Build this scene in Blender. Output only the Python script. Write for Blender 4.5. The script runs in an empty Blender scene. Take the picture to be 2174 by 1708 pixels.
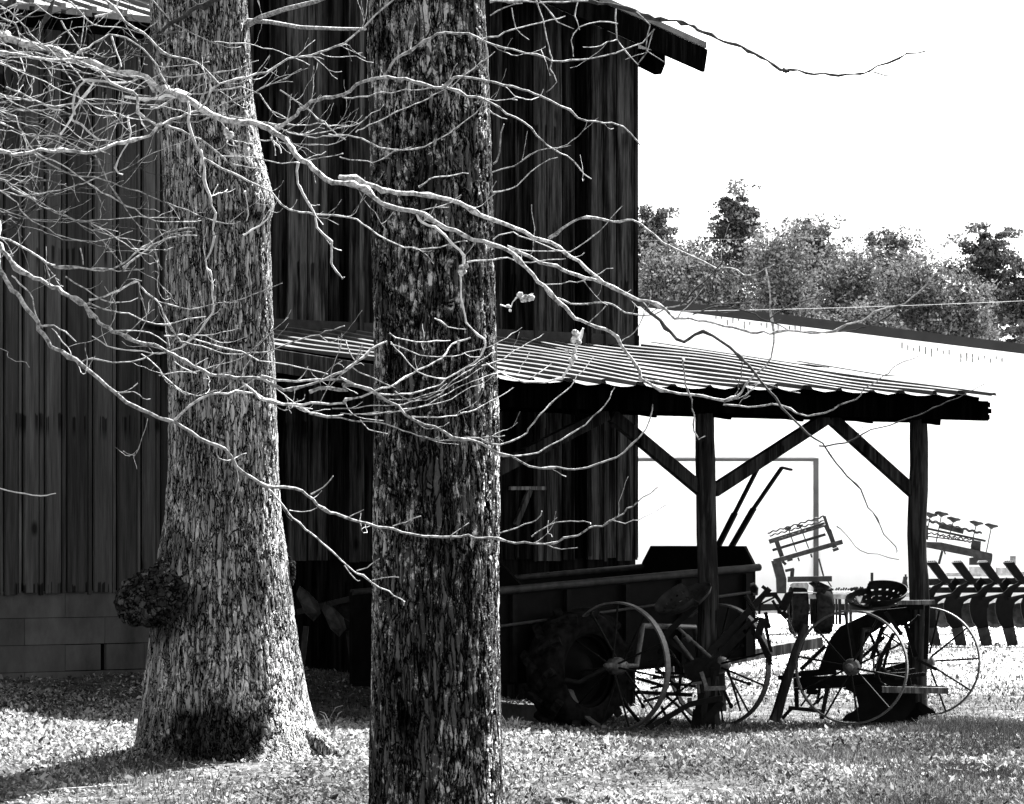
import bpy, math, random
import numpy as np
from mathutils import Vector, Matrix

# ------------------------------------------------------------------ camera, sky, sun, exposure
SC = bpy.context.scene
COL = SC.collection
F = 9700.0            # focal length in units of a 2174-unit wide frame (telephoto)
W2, HZ, EYE = 1087.0, 1135.0, 1.5
cam_d = bpy.data.cameras.new('camera'); cam = bpy.data.objects.new('camera', cam_d); COL.objects.link(cam)
cam.location = (0, 0, EYE); cam.rotation_euler = (math.radians(90), 0, 0)
cam_d.sensor_width = 36.0; cam_d.lens = 36.0 * F / 2174.0
cam_d.shift_y = (HZ - 854.0) / 2174.0
cam_d.clip_start = 0.5; cam_d.clip_end = 3000
SC.camera = cam
SUN_AZ, SUN_EL = 55.0, 50.0      # azimuth measured from +X (right) towards +Y (away)
wd = bpy.data.worlds.new('World'); SC.world = wd; wd.use_nodes = True
nt = wd.node_tree; nt.nodes.clear()
sky = nt.nodes.new('ShaderNodeTexSky'); sky.sky_type = 'NISHITA'; sky.sun_disc = False
sky.sun_elevation = math.radians(SUN_EL); sky.sun_rotation = math.radians(90 - SUN_AZ)
sky.dust_density = 3.0; sky.air_density = 1.0
bw = nt.nodes.new('ShaderNodeRGBToBW'); bg = nt.nodes.new('ShaderNodeBackground'); wo = nt.nodes.new('ShaderNodeOutputWorld')
bg.inputs['Strength'].default_value = 0.06
nt.links.new(sky.outputs[0], bw.inputs[0]); nt.links.new(bw.outputs[0], bg.inputs['Color']); nt.links.new(bg.outputs[0], wo.inputs[0])
sd = bpy.data.lights.new('sun', 'SUN'); sd.energy = 5.0; sd.angle = math.radians(0.5); sd.color = (1, 1, 1)
sun = bpy.data.objects.new('sun', sd); COL.objects.link(sun)
ce = math.cos(math.radians(SUN_EL))
SUND = Vector((math.cos(math.radians(SUN_AZ)) * ce, math.sin(math.radians(SUN_AZ)) * ce, math.sin(math.radians(SUN_EL))))
sun.rotation_euler = SUND.to_track_quat('Z', 'Y').to_euler(); sun.location = (10, 20, 30)
SC.view_settings.view_transform = 'Standard'; SC.view_settings.look = 'None'
SC.view_settings.exposure = 3.1; SC.view_settings.gamma = 1.0
SC.cycles.max_bounces = 6; SC.cycles.diffuse_bounces = 3; SC.cycles.transparent_max_bounces = 4

rnd = random.Random(7)
rng = np.random.default_rng(11)

# ------------------------------------------------------------------ geometry helpers
def at(x, y, Z):
    return Vector(((x - W2) * Z / F, Z, EYE + (HZ - y) * Z / F))
EA = math.radians(46)
E = Vector((math.cos(EA), math.sin(EA), 0)); D = Vector((math.sin(EA), -math.cos(EA), 0)); UP = Vector((0, 0, 1))
WREF = Vector((-3.27, 35.0, 0))
def wall(t, d=0.0, z=0.0): return WREF + E * t + D * d + UP * z
def on_e(x, y, off):
    """point seen at (x, y) on the vertical plane parallel to the barn front, 'off' in front of it"""
    p0 = WREF + D * off; k = (x - W2) / F
    t = (k * p0.y - p0.x) / (E.x - k * E.y)
    p = p0 + E * t
    return Vector((p.x, p.y, EYE + (HZ - y) * p.y / F))
def ss(a, b, v):
    q = np.clip((v - a) / (b - a), 0, 1); return q * q * (3 - 2 * q)
def vnoise(x, y, seed=0):
    xi = np.floor(x).astype(np.int64); yi = np.floor(y).astype(np.int64); fx = x - xi; fy = y - yi
    def h(a, b):
        n = (a * 374761393 + b * 668265263 + seed * 1442695041) & 0x7fffffff
        n = ((n ^ (n >> 13)) * 1274126177) & 0x7fffffff
        return ((n ^ (n >> 16)) & 0xffff) / 65535.0
    u = fx * fx * (3 - 2 * fx); v = fy * fy * (3 - 2 * fy)
    return (h(xi, yi) * (1 - u) + h(xi + 1, yi) * u) * (1 - v) + (h(xi, yi + 1) * (1 - u) + h(xi + 1, yi + 1) * u) * v
def gz(X, Y):
    X = np.asarray(X, float); Y = np.asarray(Y, float)
    dw = (X - WREF.x) * D.x + (Y - WREF.y) * D.y          # distance in front of the barn wall
    left = 1 - ss(-1.5, 1.6, X)
    g = left * (-0.10 * ss(15, 20, Y) + 0.25 * ss(24.4, 28.4, Y))
    g = g + 0.27 * (1 - ss(-0.3, 1.9, dw)) * (1 - ss(-2.0, 0.5, X)) * ss(24, 28, Y)
    near = np.exp(-((X + 1.75) ** 2 + (Y - 28.0) ** 2) / 0.9)
    g = g + 0.05 * near
    g = g + 0.05 * (vnoise(X * 1.1 + 3, Y * 0.6, 3) - .5) * (1 - ss(45, 60, Y)) + 0.02 * (vnoise(X * 3.3, Y * 2.1, 5) - .5)
    return g
def gzf(x, y): return float(gz(np.array([x]), np.array([y]))[0])

class MB:
    def __init__(s): s.v = []; s.f = []; s.t = []; s.sm = []; s.g = []
    def add(s, vs, fs, tone=0.5, smooth=False):
        n = len(s.v); s.g.append((n, n + len(vs), len(s.f), len(s.f) + len(fs))); s.v += [tuple(q) for q in vs]; s.f += [tuple(n + i for i in q) for q in fs]
        s.t += [tone] * len(fs); s.sm += [smooth] * len(fs); return s
    def hexa(s, a, b, tone=.5):      # two quads a (4 pts) and b (4 pts), joined
        vs = list(a) + list(b)
        fs = [(3, 2, 1, 0), (4, 5, 6, 7), (0, 1, 5, 4), (1, 2, 6, 5), (2, 3, 7, 6), (3, 0, 4, 7)]
        return s.add(vs, fs, tone)
    def bar(s, p0, p1, w, h, up=UP, tone=.5, roll=0.0):
        p0 = Vector(p0); p1 = Vector(p1); d = (p1 - p0).normalized()
        up = Vector(up)
        if abs(d.dot(up.normalized())) > .98: up = Vector((0, 1, 0)) if abs(d.y) < .9 else Vector((1, 0, 0))
        sx = d.cross(up).normalized(); uy = sx.cross(d).normalized()
        if roll: sx, uy = sx * math.cos(roll) + uy * math.sin(roll), uy * math.cos(roll) - sx * math.sin(roll)
        c = [(-.5, -.5), (.5, -.5), (.5, .5), (-.5, .5)]
        return s.hexa([p0 + sx * w * a + uy * h * b for a, b in c], [p1 + sx * w * a + uy * h * b for a, b in c], tone)
    def box(s, c, sz, ax=None, tone=.5):
        c = Vector(c); ax = ax or (Vector((1, 0, 0)), Vector((0, 1, 0)), UP)
        hx, hy, hz = ax[0] * sz[0] / 2, ax[1] * sz[1] / 2, ax[2] * sz[2] / 2
        return s.hexa([c - hx - hy - hz, c + hx - hy - hz, c + hx + hy - hz, c - hx + hy - hz],
                      [c - hx - hy + hz, c + hx - hy + hz, c + hx + hy + hz, c - hx + hy + hz], tone)
    def tube(s, pts, rad, n=8, tone=.5, cap=True):
        pts = [Vector(p) for p in pts]; m = len(pts)
        if not isinstance(rad, (list, tuple)): rad = [rad] * m
        vs = []; fs = []; prev = None
        for i, p in enumerate(pts):
            d = (pts[min(i + 1, m - 1)] - pts[max(i - 1, 0)])
            d = d.normalized() if d.length > 1e-9 else Vector((0, 0, 1))
            if prev is None:
                a = Vector((0, 0, 1)) if abs(d.z) < .9 else Vector((1, 0, 0)); prev = d.cross(a).normalized()
            prev = (prev - d * prev.dot(d)); prev = prev.normalized() if prev.length > 1e-6 else d.orthogonal().normalized()
            q = d.cross(prev)
            for k in range(n):
                an = 2 * math.pi * k / n
                vs.append(p + (prev * math.cos(an) + q * math.sin(an)) * rad[i])
        for i in range(m - 1):
            for k in range(n):
                fs.append((i * n + k, i * n + (k + 1) % n, (i + 1) * n + (k + 1) % n, (i + 1) * n + k))
        s.add(vs, fs, tone, True)
        if cap:
            s.add(vs[:n], [tuple(range(n - 1, -1, -1))], tone); s.add(vs[-n:], [tuple(range(n))], tone)
        return s
    def prism(s, outline, vec, tone=.5):
        vec = Vector(vec); o = [Vector(p) for p in outline]; n = len(o)
        vs = o + [p + vec for p in o]
        fs = [tuple(range(n - 1, -1, -1)), tuple(range(n, 2 * n))] + [(i, (i + 1) % n, n + (i + 1) % n, n + i) for i in range(n)]
        return s.add(vs, fs, tone)
    def ring(s, c, ax, R, w, th, n=48, tone=.5):
        c = Vector(c); ax = Vector(ax).normalized(); a = ax.cross(UP).normalized(); b = ax.cross(a)
        vs = []
        for i in range(n):
            an = 2 * math.pi * i / n; r = a * math.cos(an) + b * math.sin(an)
            for rr, ww in ((R, -w / 2), (R, w / 2), (R - th, w / 2), (R - th, -w / 2)): vs.append(c + r * rr + ax * ww)
        fs = []
        for i in range(n):
            j = (i + 1) % n
            for k in range(4): fs.append((i * 4 + k, i * 4 + (k + 1) % 4, j * 4 + (k + 1) % 4, j * 4 + k))
        return s.add(vs, fs, tone)
    def lathe(s, c, ax, prof, n=24, tone=.5, smooth=True):   # prof: (along, radius)
        c = Vector(c); ax = Vector(ax).normalized(); a = ax.orthogonal().normalized(); b = ax.cross(a); m = len(prof)
        vs = []; fs = []
        for (h, r) in prof:
            for i in range(n):
                an = 2 * math.pi * i / n; vs.append(c + ax * h + (a * math.cos(an) + b * math.sin(an)) * r)
        for j in range(m - 1):
            for i in range(n): fs.append((j * n + i, j * n + (i + 1) % n, (j + 1) * n + (i + 1) % n, (j + 1) * n + i))
        return s.add(vs, fs, tone, smooth)
    def each(s, name, mat, parent):
        parts = []
        for n0, n1, f0, f1 in s.g:
            q = MB(); q.v = s.v[n0:n1]; q.f = [tuple(i - n0 for i in f) for f in s.f[f0:f1]]; q.t = s.t[f0:f1]; q.sm = s.sm[f0:f1]; parts.append(q.build(name, mat, parent))
        return parts
    def build(s, name, mat, parent=None, origin=None):
        o = Vector((0, 0, 0))
        if parent is not None: o = world_loc(parent)
        elif origin is not None: o = Vector(origin)
        me = bpy.data.meshes.new(name); me.from_pydata([(p[0] - o.x, p[1] - o.y, p[2] - o.z) for p in s.v], [], s.f)
        a = me.attributes.new('tone', 'FLOAT', 'FACE'); a.data.foreach_set('value', s.t)
        me.polygons.foreach_set('use_smooth', s.sm)
        me.materials.append(mat); me.update()
        ob = bpy.data.objects.new(name, me); COL.objects.link(ob)
        if parent is not None: ob.parent = parent
        elif origin is not None: ob.location = o
        return ob
def world_loc(o):
    p = Vector((0, 0, 0))
    while o is not None: p = p + Vector(o.location); o = o.parent
    return p
def npmesh(name, verts, faces, mat, tone=None, parent=None, smooth=False, dom='FACE'):
    """verts (n,3) array, faces (m,k) array"""
    me = bpy.data.meshes.new(name); nf, k = faces.shape
    o = np.array(world_loc(parent)) if parent is not None else np.zeros(3)
    me.vertices.add(len(verts)); me.vertices.foreach_set('co', (verts - o).astype(np.float32).ravel())
    me.loops.add(nf * k); me.loops.foreach_set('vertex_index', faces.astype(np.int32).ravel())
    me.polygons.add(nf); me.polygons.foreach_set('loop_start', np.arange(0, nf * k, k, dtype=np.int32))
    me.polygons.foreach_set('use_smooth', np.full(nf, smooth))
    if tone is not None:
        a = me.attributes.new('tone', 'FLOAT', dom); a.data.foreach_set('value', tone.astype(np.float32))
    me.materials.append(mat); me.update(calc_edges=True); me.validate()
    ob = bpy.data.objects.new(name, me); COL.objects.link(ob)
    if parent is not None: ob.parent = parent
    return ob
def tag(o, label=None, cat=None, group=None, kind=None):
    if label: o['label'] = label
    if cat: o['category'] = cat
    if group: o['group'] = group
    if kind: o['kind'] = kind
    return o
def thing(name, loc, label, cat, group=None):
    o = bpy.data.objects.new(name, None); o.empty_display_size = .2; o.location = loc; COL.objects.link(o)
    return tag(o, label, cat, group)

# ------------------------------------------------------------------ materials (all neutral greys: the photograph is black and white)
def newmat(name):
    m = bpy.data.materials.new(name); m.use_nodes = True; t = m.node_tree; t.nodes.clear()
    out = t.nodes.new('ShaderNodeOutputMaterial'); b = t.nodes.new('ShaderNodeBsdfPrincipled')
    t.links.new(b.outputs[0], out.inputs[0]); return m, t, b, out
def N(t, kind, **kw):
    n = t.nodes.new(kind)
    for k, v in kw.items():
        if k in n.inputs.keys() if hasattr(n.inputs, 'keys') else False: n.inputs[k].default_value = v
        else: setattr(n, k, v)
    return n
def ramp(t, src, stops):
    r = t.nodes.new('ShaderNodeValToRGB'); e = r.color_ramp.elements
    while len(e) < len(stops): e.new(.5)
    for el, (p, c) in zip(e, stops): el.position = p; el.color = (c, c, c, 1)
    t.links.new(src, r.inputs[0]); return r
def coords(t, scale=(1, 1, 1), which='Object', rot=(0, 0, 0)):
    tc = t.nodes.new('ShaderNodeTexCoord'); mp = t.nodes.new('ShaderNodeMapping'); mp.inputs['Scale'].default_value = scale
    mp.inputs['Rotation'].default_value = rot
    t.links.new(tc.outputs[which], mp.inputs[0]); return mp.outputs[0]
def noise(t, vec, scale, detail=6, rough=.6):
    n = t.nodes.new('ShaderNodeTexNoise'); n.inputs['Scale'].default_value = scale; n.inputs['Detail'].default_value = detail
    n.inputs['Roughness'].default_value = rough; t.links.new(vec, n.inputs['Vector']); return n.outputs[0]
def math_(t, op, a, b):
    n = t.nodes.new('ShaderNodeMath'); n.operation = op
    for i, q in enumerate((a, b)):
        if isinstance(q, (int, float)): n.inputs[i].default_value = q
        else: t.links.new(q, n.inputs[i])
    return n.outputs[0]
def attr(t, name='tone'):
    n = t.nodes.new('ShaderNodeAttribute'); n.attribute_name = name; return n.outputs['Fac']
def bump(t, b, h, strength, dist):
    n = t.nodes.new('ShaderNodeBump'); n.inputs['Strength'].default_value = strength; n.inputs['Distance'].default_value = dist
    t.links.new(h, n.inputs['Height']); t.links.new(n.outputs[0], b.inputs['Normal'])
def mixmul(t, col, fac):
    n = t.nodes.new('ShaderNodeMix'); n.data_type = 'RGBA'; n.blend_type = 'MULTIPLY'; n.inputs[0].default_value = 1
    t.links.new(col, n.inputs[6]); t.links.new(fac, n.inputs[7]); return n.outputs[2]
def plain(name, lo, hi, scale=12, stretch=(1, 1, 1), rough=.8, metal=0, bs=.3, bd=.004, tone=True, spec=.3, contrast=(.35, .65)):
    m, t, b, o = newmat(name); v = coords(t, stretch); n = noise(t, v, scale)
    r = ramp(t, n, [(contrast[0], lo), (contrast[1], hi)]); c = r.outputs[0]
    if tone:
        k = ramp(t, attr(t), [(0, .45), (.5, 1.0), (1, 1.9)]); k.color_ramp.elements[2].color = (1.9, 1.9, 1.9, 1); c = mixmul(t, c, k.outputs[0])
    t.links.new(c, b.inputs['Base Color']); b.inputs['Roughness'].default_value = rough; b.inputs['Metallic'].default_value = metal
    b.inputs['Specular IOR Level'].default_value = spec
    if bs: bump(t, b, n, bs, bd)
    return m
def wood_mat(name, lo, hi, streak, knots=True, spec=.15, floor=.28):
    m, t, b, o = newmat(name)
    v = coords(t, (9, 9, .55)); n1 = noise(t, v, 3.0, 8, .65)
    v2 = coords(t, (60, 60, 1.2)); n2 = noise(t, v2, 3.0, 4, .6)
    v3 = coords(t, (6.5, 6.5, .45)); n3 = noise(t, v3, 2.2, 5, .7)
    a = attr(t)
    mix = math_(t, 'ADD', math_(t, 'MULTIPLY', n1, .55), math_(t, 'MULTIPLY', n2, .45))
    r = ramp(t, mix, [(.36, lo), (.64, hi)])
    k = ramp(t, a, [(0, .12), (.5, .8), (1, 2.3)]); k.color_ramp.elements[2].color = (2.3, 2.3, 2.3, 1)
    c = mixmul(t, r.outputs[0], k.outputs[0])
    s = ramp(t, n3, [(.5 - streak, floor), (.60, 1.0)])
    c = mixmul(t, c, s.outputs[0])
    if knots:
        vo = t.nodes.new('ShaderNodeTexVoronoi'); vo.inputs['Scale'].default_value = 1.0
        t.links.new(coords(t, (2.4, 2.4, 1.3)), vo.inputs['Vector'])
        kn = ramp(t, vo.outputs['Distance'], [(.04, .2), (.10, 1.0)]); c = mixmul(t, c, kn.outputs[0])
        pz = t.nodes.new('ShaderNodeSeparateXYZ'); t.links.new(coords(t), pz.inputs[0])          # drips below the rows of nails
        fr = t.nodes.new('ShaderNodeMath'); fr.operation = 'FRACT'; t.links.new(math_(t, 'ADD', math_(t, 'MULTIPLY', pz.outputs[2], .78), math_(t, 'MULTIPLY', n3, .10)), fr.inputs[0])
        row = ramp(t, fr.outputs[0], [(.62, 0), (.70, 1), (.765, 1), (.775, 0)])
        col = ramp(t, noise(t, coords(t, (26, 26, .3)), 1.0, 2, .5), [(.54, 0), (.60, 1)])
        dr = ramp(t, math_(t, 'MULTIPLY', row.outputs[0], col.outputs[0]), [(0, 1.0), (1, .25)]); c = mixmul(t, c, dr.outputs[0])
    t.links.new(c, b.inputs['Base Color']); b.inputs['Roughness'].default_value = .85; b.inputs['Specular IOR Level'].default_value = spec
    bump(t, b, mix, .5, .004)
    return m
def bark_mat(name, plate_lo, plate_hi, fissure, vx, vz, lich_amt, lich_col, disp, warp=.03):
    m, t, b, o = newmat(name); m.displacement_method = 'BOTH'
    base = coords(t, (1, 1, 1))
    nz = t.nodes.new('ShaderNodeTexNoise'); nz.inputs['Scale'].default_value = 9; nz.inputs['Detail'].default_value = 4
    t.links.new(base, nz.inputs['Vector'])
    sub = t.nodes.new('ShaderNodeVectorMath'); sub.operation = 'SUBTRACT'; sub.inputs[1].default_value = (.5, .5, .5); t.links.new(nz.outputs['Color'], sub.inputs[0])
    sc = t.nodes.new('ShaderNodeVectorMath'); sc.operation = 'MULTIPLY'; sc.inputs[1].default_value = (warp, warp, warp); t.links.new(sub.outputs[0], sc.inputs[0])
    ad = t.nodes.new('ShaderNodeVectorMath'); ad.operation = 'ADD'; t.links.new(base, ad.inputs[0]); t.links.new(sc.outputs[0], ad.inputs[1])
    mp = t.nodes.new('ShaderNodeMapping'); mp.inputs['Scale'].default_value = (vx, vx, vz); t.links.new(ad.outputs[0], mp.inputs[0])
    na = noise(t, mp.outputs[0], 1.0, 2.5, .5)                       # long furrows where this noise crosses its middle value
    fur = math_(t, 'ABSOLUTE', math_(t, 'SUBTRACT', na, .5), 0)
    vo = t.nodes.new('ShaderNodeTexVoronoi'); vo.feature = 'DISTANCE_TO_EDGE'; vo.inputs['Scale'].default_value = 1.25; t.links.new(mp.outputs[0], vo.inputs['Vector'])
    vc = t.nodes.new('ShaderNodeTexVoronoi'); vc.feature = 'F1'; vc.inputs['Scale'].default_value = 1.25; t.links.new(mp.outputs[0], vc.inputs['Vector'])
    sepc = t.nodes.new('ShaderNodeSeparateColor'); t.links.new(vc.outputs['Color'], sepc.inputs[0])
    n2 = noise(t, coords(t, (30, 30, 11)), 2.2, 7, .75)
    crack = math_(t, 'MINIMUM', math_(t, 'MULTIPLY', fur, 3.6), math_(t, 'MULTIPLY', vo.outputs['Distance'], 3.4))
    crack = math_(t, 'ADD', crack, math_(t, 'MULTIPLY', math_(t, 'SUBTRACT', n2, .5), .35))
    ridge = ramp(t, crack, [(0.0, 0.0), (.16, .75), (.5, 1.0)])
    h = math_(t, 'ADD', math_(t, 'MULTIPLY', ridge.outputs[0], .75), math_(t, 'MULTIPLY', n2, .45))
    h = math_(t, 'ADD', h, math_(t, 'MULTIPLY', sepc.outputs[0], .10))
    pl = math_(t, 'ADD', math_(t, 'MULTIPLY', n2, .6), math_(t, 'MULTIPLY', sepc.outputs[1], .4))
    plate = ramp(t, pl, [(.3, plate_lo), (.7, plate_hi)])
    # lichen patches
    n4 = noise(t, coords(t, (1, 1, .8)), 14, 10, .8); n5 = noise(t, coords(t, (1, 1, .6)), 2.2, 4, .5)
    lm = ramp(t, math_(t, 'ADD', math_(t, 'MULTIPLY', n4, .75), math_(t, 'MULTIPLY', n5, .25)), [(.545 - lich_amt, 0.0), (.565 - lich_amt, 1.0)])
    mx = t.nodes.new('ShaderNodeMix'); mx.data_type = 'RGBA'; t.links.new(lm.outputs[0], mx.inputs[0]); t.links.new(plate.outputs[0], mx.inputs[6]); mx.inputs[7].default_value = (lich_col,) * 3 + (1,)
    fm = ramp(t, crack, [(.05, 0.0), (.13, 1.0)])
    mf = t.nodes.new('ShaderNodeMix'); mf.data_type = 'RGBA'; t.links.new(fm.outputs[0], mf.inputs[0]); mf.inputs[6].default_value = (fissure,) * 3 + (1,); t.links.new(mx.outputs[2], mf.inputs[7])
    n6 = noise(t, coords(t, (1, 1, .5)), 3.2, 4, .6); vr = ramp(t, n6, [(.3, .5), (.7, 1.4)]); vr.color_ramp.elements[1].color = (1.4, 1.4, 1.4, 1)
    # tone from the mesh: dark patches, and light ones painting sunlit bark
    st = ramp(t, attr(t), [(0, .12), (.5, 1.0), (1, 1.6)]); st.color_ramp.elements[2].color = (1.6, 1.6, 1.6, 1)
    t.links.new(mixmul(t, mixmul(t, mf.outputs[2], st.outputs[0]), vr.outputs[0]), b.inputs['Base Color']); b.inputs['Roughness'].default_value = 1; b.inputs['Specular IOR Level'].default_value = 0
    dn = t.nodes.new('ShaderNodeDisplacement'); dn.inputs['Scale'].default_value = disp; dn.inputs['Midlevel'].default_value = .5
    t.links.new(h, dn.inputs['Height']); t.links.new(dn.outputs[0], o.inputs['Displacement'])
    return m
def leaf_mat(name, lo, hi, trans, rough=.7):
    m = bpy.data.materials.new(name); m.use_nodes = True; t = m.node_tree; t.nodes.clear()
    out = t.nodes.new('ShaderNodeOutputMaterial'); d = t.nodes.new('ShaderNodeBsdfDiffuse'); tr = t.nodes.new('ShaderNodeBsdfTranslucent'); mx = t.nodes.new('ShaderNodeMixShader')
    r = ramp(t, attr(t), [(0, lo), (1, hi)])
    t.links.new(r.outputs[0], d.inputs[0]); t.links.new(r.outputs[0], tr.inputs[0]); mx.inputs[0].default_value = trans
    t.links.new(d.outputs[0], mx.inputs[1]); t.links.new(tr.outputs[0], mx.inputs[2]); t.links.new(mx.outputs[0], out.inputs[0]); return m

M = {}
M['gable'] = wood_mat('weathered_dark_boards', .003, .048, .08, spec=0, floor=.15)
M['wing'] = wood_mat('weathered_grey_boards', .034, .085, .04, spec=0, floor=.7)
M['post'] = wood_mat('rough_post_wood', .014, .05, .04, spec=0)
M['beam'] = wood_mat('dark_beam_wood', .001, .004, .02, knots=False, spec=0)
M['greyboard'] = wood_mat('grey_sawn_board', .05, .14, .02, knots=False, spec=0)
M['roofmetal'] = plain('galvanised_roof_sheet', .022, .07, 5, (1, 1, 1), .6, .0, .1, .002, spec=.2)
M['barnroof'] = plain('old_roof_tin', .06, .12, 5, (1, 1, 1), .6, .0, .1, .002, spec=.2)
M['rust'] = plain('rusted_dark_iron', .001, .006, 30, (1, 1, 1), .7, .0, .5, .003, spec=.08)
M['iron'] = plain('worn_iron_rim', .014, .055, 40, (1, 1, 1), .5, .0, .5, .002, spec=.3)
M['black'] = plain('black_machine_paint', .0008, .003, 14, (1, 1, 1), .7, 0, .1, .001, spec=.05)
M['steel'] = plain('grey_implement_steel', .006, .02, 14, (1, 1, 1), .6, 0, .2, .002, spec=.1)
M['paleSteel'] = plain('pale_implement_steel', .06, .16, 14, (1, 1, 1), .6, 0, .2, .002, spec=.1)
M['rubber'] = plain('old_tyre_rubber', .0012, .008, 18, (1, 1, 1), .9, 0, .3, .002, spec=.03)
M['white'] = plain('white_wall_sheet', .86, .90, 2, (1, 1, .2), .6, 0, 0, 0, tone=False)
M['trim'] = plain('dark_roof_trim', .012, .018, 3, (1, 1, 1), .6, 0, 0, 0, spec=.1)
M['greytrim'] = plain('grey_door_trim', .05, .08, 3, (1, 1, 1), .6, 0, 0, 0, spec=.1)
M['limb'] = plain('pale_smooth_bark', .07, .44, 50, (1, 1, 1), .9, 0, .6, .003, spec=.05)
M['twigdark'] = plain('darkened_twig_bark', .02, .07, 50, (1, 1, 1), .9, 0, .5, .003, spec=.05)  # limb bark darkened as if backlit, for twigs crossing the white wall
M['bleached'] = plain('bleached_dead_twig', .3, .5, 40, (1, 1, 1), .8, 0, .5, .004, spec=.1)
M['limbdark'] = plain('lichen_dark_bark', .012, .05, 40, (1, 1, 1), .9, 0, .6, .005, spec=.05)
M['leaf'] = leaf_mat('dry_leaf_litter', .012, .34, .3)
M['grass'] = leaf_mat('thin_lawn_grass', .012, .17, .3)
M['needle'] = leaf_mat('far_foliage', .022, .15, .25)
M['farwood'] = plain('far_tree_wood', .05, .11, 6, (1, 1, 1), .9, 0, 0, 0, tone=False, spec=0)
M['wire'] = plain('bright_wire', .3, .35, 4, (1, 1, 1), .4, 0, 0, 0, tone=False)
M['bark1'] = bark_mat('plated_oak_bark', .10, .31, .003, 32, 4.0, -.005, .5, .018, .016)
M['bark2'] = bark_mat('lichen_oak_bark', .025, .085, .002, 26, 3.4, .022, .34, .026, .024)
M['burl'] = bark_mat('burl_bark', .012, .05, .003, 15, 15, -.02, .22, .016, .05)
def block_mat():
    m, t, b, o = newmat('concrete_blocks'); n = noise(t, coords(t, (1, 1, .6)), 3, 8, .65); n2 = noise(t, coords(t), 60, 3, .6)
    r = ramp(t, n, [(.3, .03), (.7, .08)]); k = ramp(t, attr(t), [(0, .5), (.5, 1), (1, 1.4)]); k.color_ramp.elements[2].color = (1.4,) * 3 + (1,)
    t.links.new(mixmul(t, r.outputs[0], k.outputs[0]), b.inputs['Base Color']); b.inputs['Roughness'].default_value = .95; b.inputs['Specular IOR Level'].default_value = 0
    bump(t, b, n2, .3, .003); return m
M['block'] = block_mat()
def ground_mat():
    m, t, b, o = newmat('leafy_ground'); v = coords(t)
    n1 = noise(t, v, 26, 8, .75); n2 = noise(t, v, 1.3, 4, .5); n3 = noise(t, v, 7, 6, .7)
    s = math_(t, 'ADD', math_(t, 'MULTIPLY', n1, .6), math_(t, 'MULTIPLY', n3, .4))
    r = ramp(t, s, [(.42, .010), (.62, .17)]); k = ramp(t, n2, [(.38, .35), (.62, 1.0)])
    sx = t.nodes.new('ShaderNodeSeparateXYZ'); t.links.new(v, sx.inputs[0])      # pale worn field beyond the shed
    fy = ramp(t, math_(t, 'ADD', math_(t, 'MULTIPLY', sx.outputs[1], .01), math_(t, 'MULTIPLY', n2, .08)), [(.46, 0), (.56, 1)])
    fc = ramp(t, s, [(.36, .16), (.6, .62)])
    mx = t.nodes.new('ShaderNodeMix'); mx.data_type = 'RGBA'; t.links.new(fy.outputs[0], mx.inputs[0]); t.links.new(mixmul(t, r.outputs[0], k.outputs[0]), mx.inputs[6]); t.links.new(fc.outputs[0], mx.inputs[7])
    t.links.new(mx.outputs[2], b.inputs['Base Color']); b.inputs['Roughness'].default_value = .95; b.inputs['Specular IOR Level'].default_value = .05
    bump(t, b, s, .8, .03); return m
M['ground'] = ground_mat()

# ------------------------------------------------------------------ ground sheet
def make_ground():
    xs = np.unique(np.concatenate([np.linspace(-1500, -40, 12), np.linspace(-40, -8, 17), np.linspace(-8, 9, 120), np.linspace(9, 40, 17), np.linspace(40, 1500, 12)]))
    ys = np.unique(np.concatenate([np.linspace(-300, 0, 8), np.linspace(0, 18, 12), np.linspace(18, 44, 200), np.linspace(44, 110, 60), np.linspace(110, 2600, 20)]))
    X, Y = np.meshgrid(xs, ys); Zz = gz(X, Y)
    v = np.stack([X.ravel(), Y.ravel(), Zz.ravel()], 1); nx = len(xs); ny = len(ys)
    i, j = np.meshgrid(np.arange(nx - 1), np.arange(ny - 1)); a = (j * nx + i).ravel()
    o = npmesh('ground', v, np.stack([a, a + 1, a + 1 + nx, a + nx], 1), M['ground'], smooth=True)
    tag(o, 'sunlit yard ground of dry leaves and thin grass', 'ground', kind='structure')
make_ground()

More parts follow.
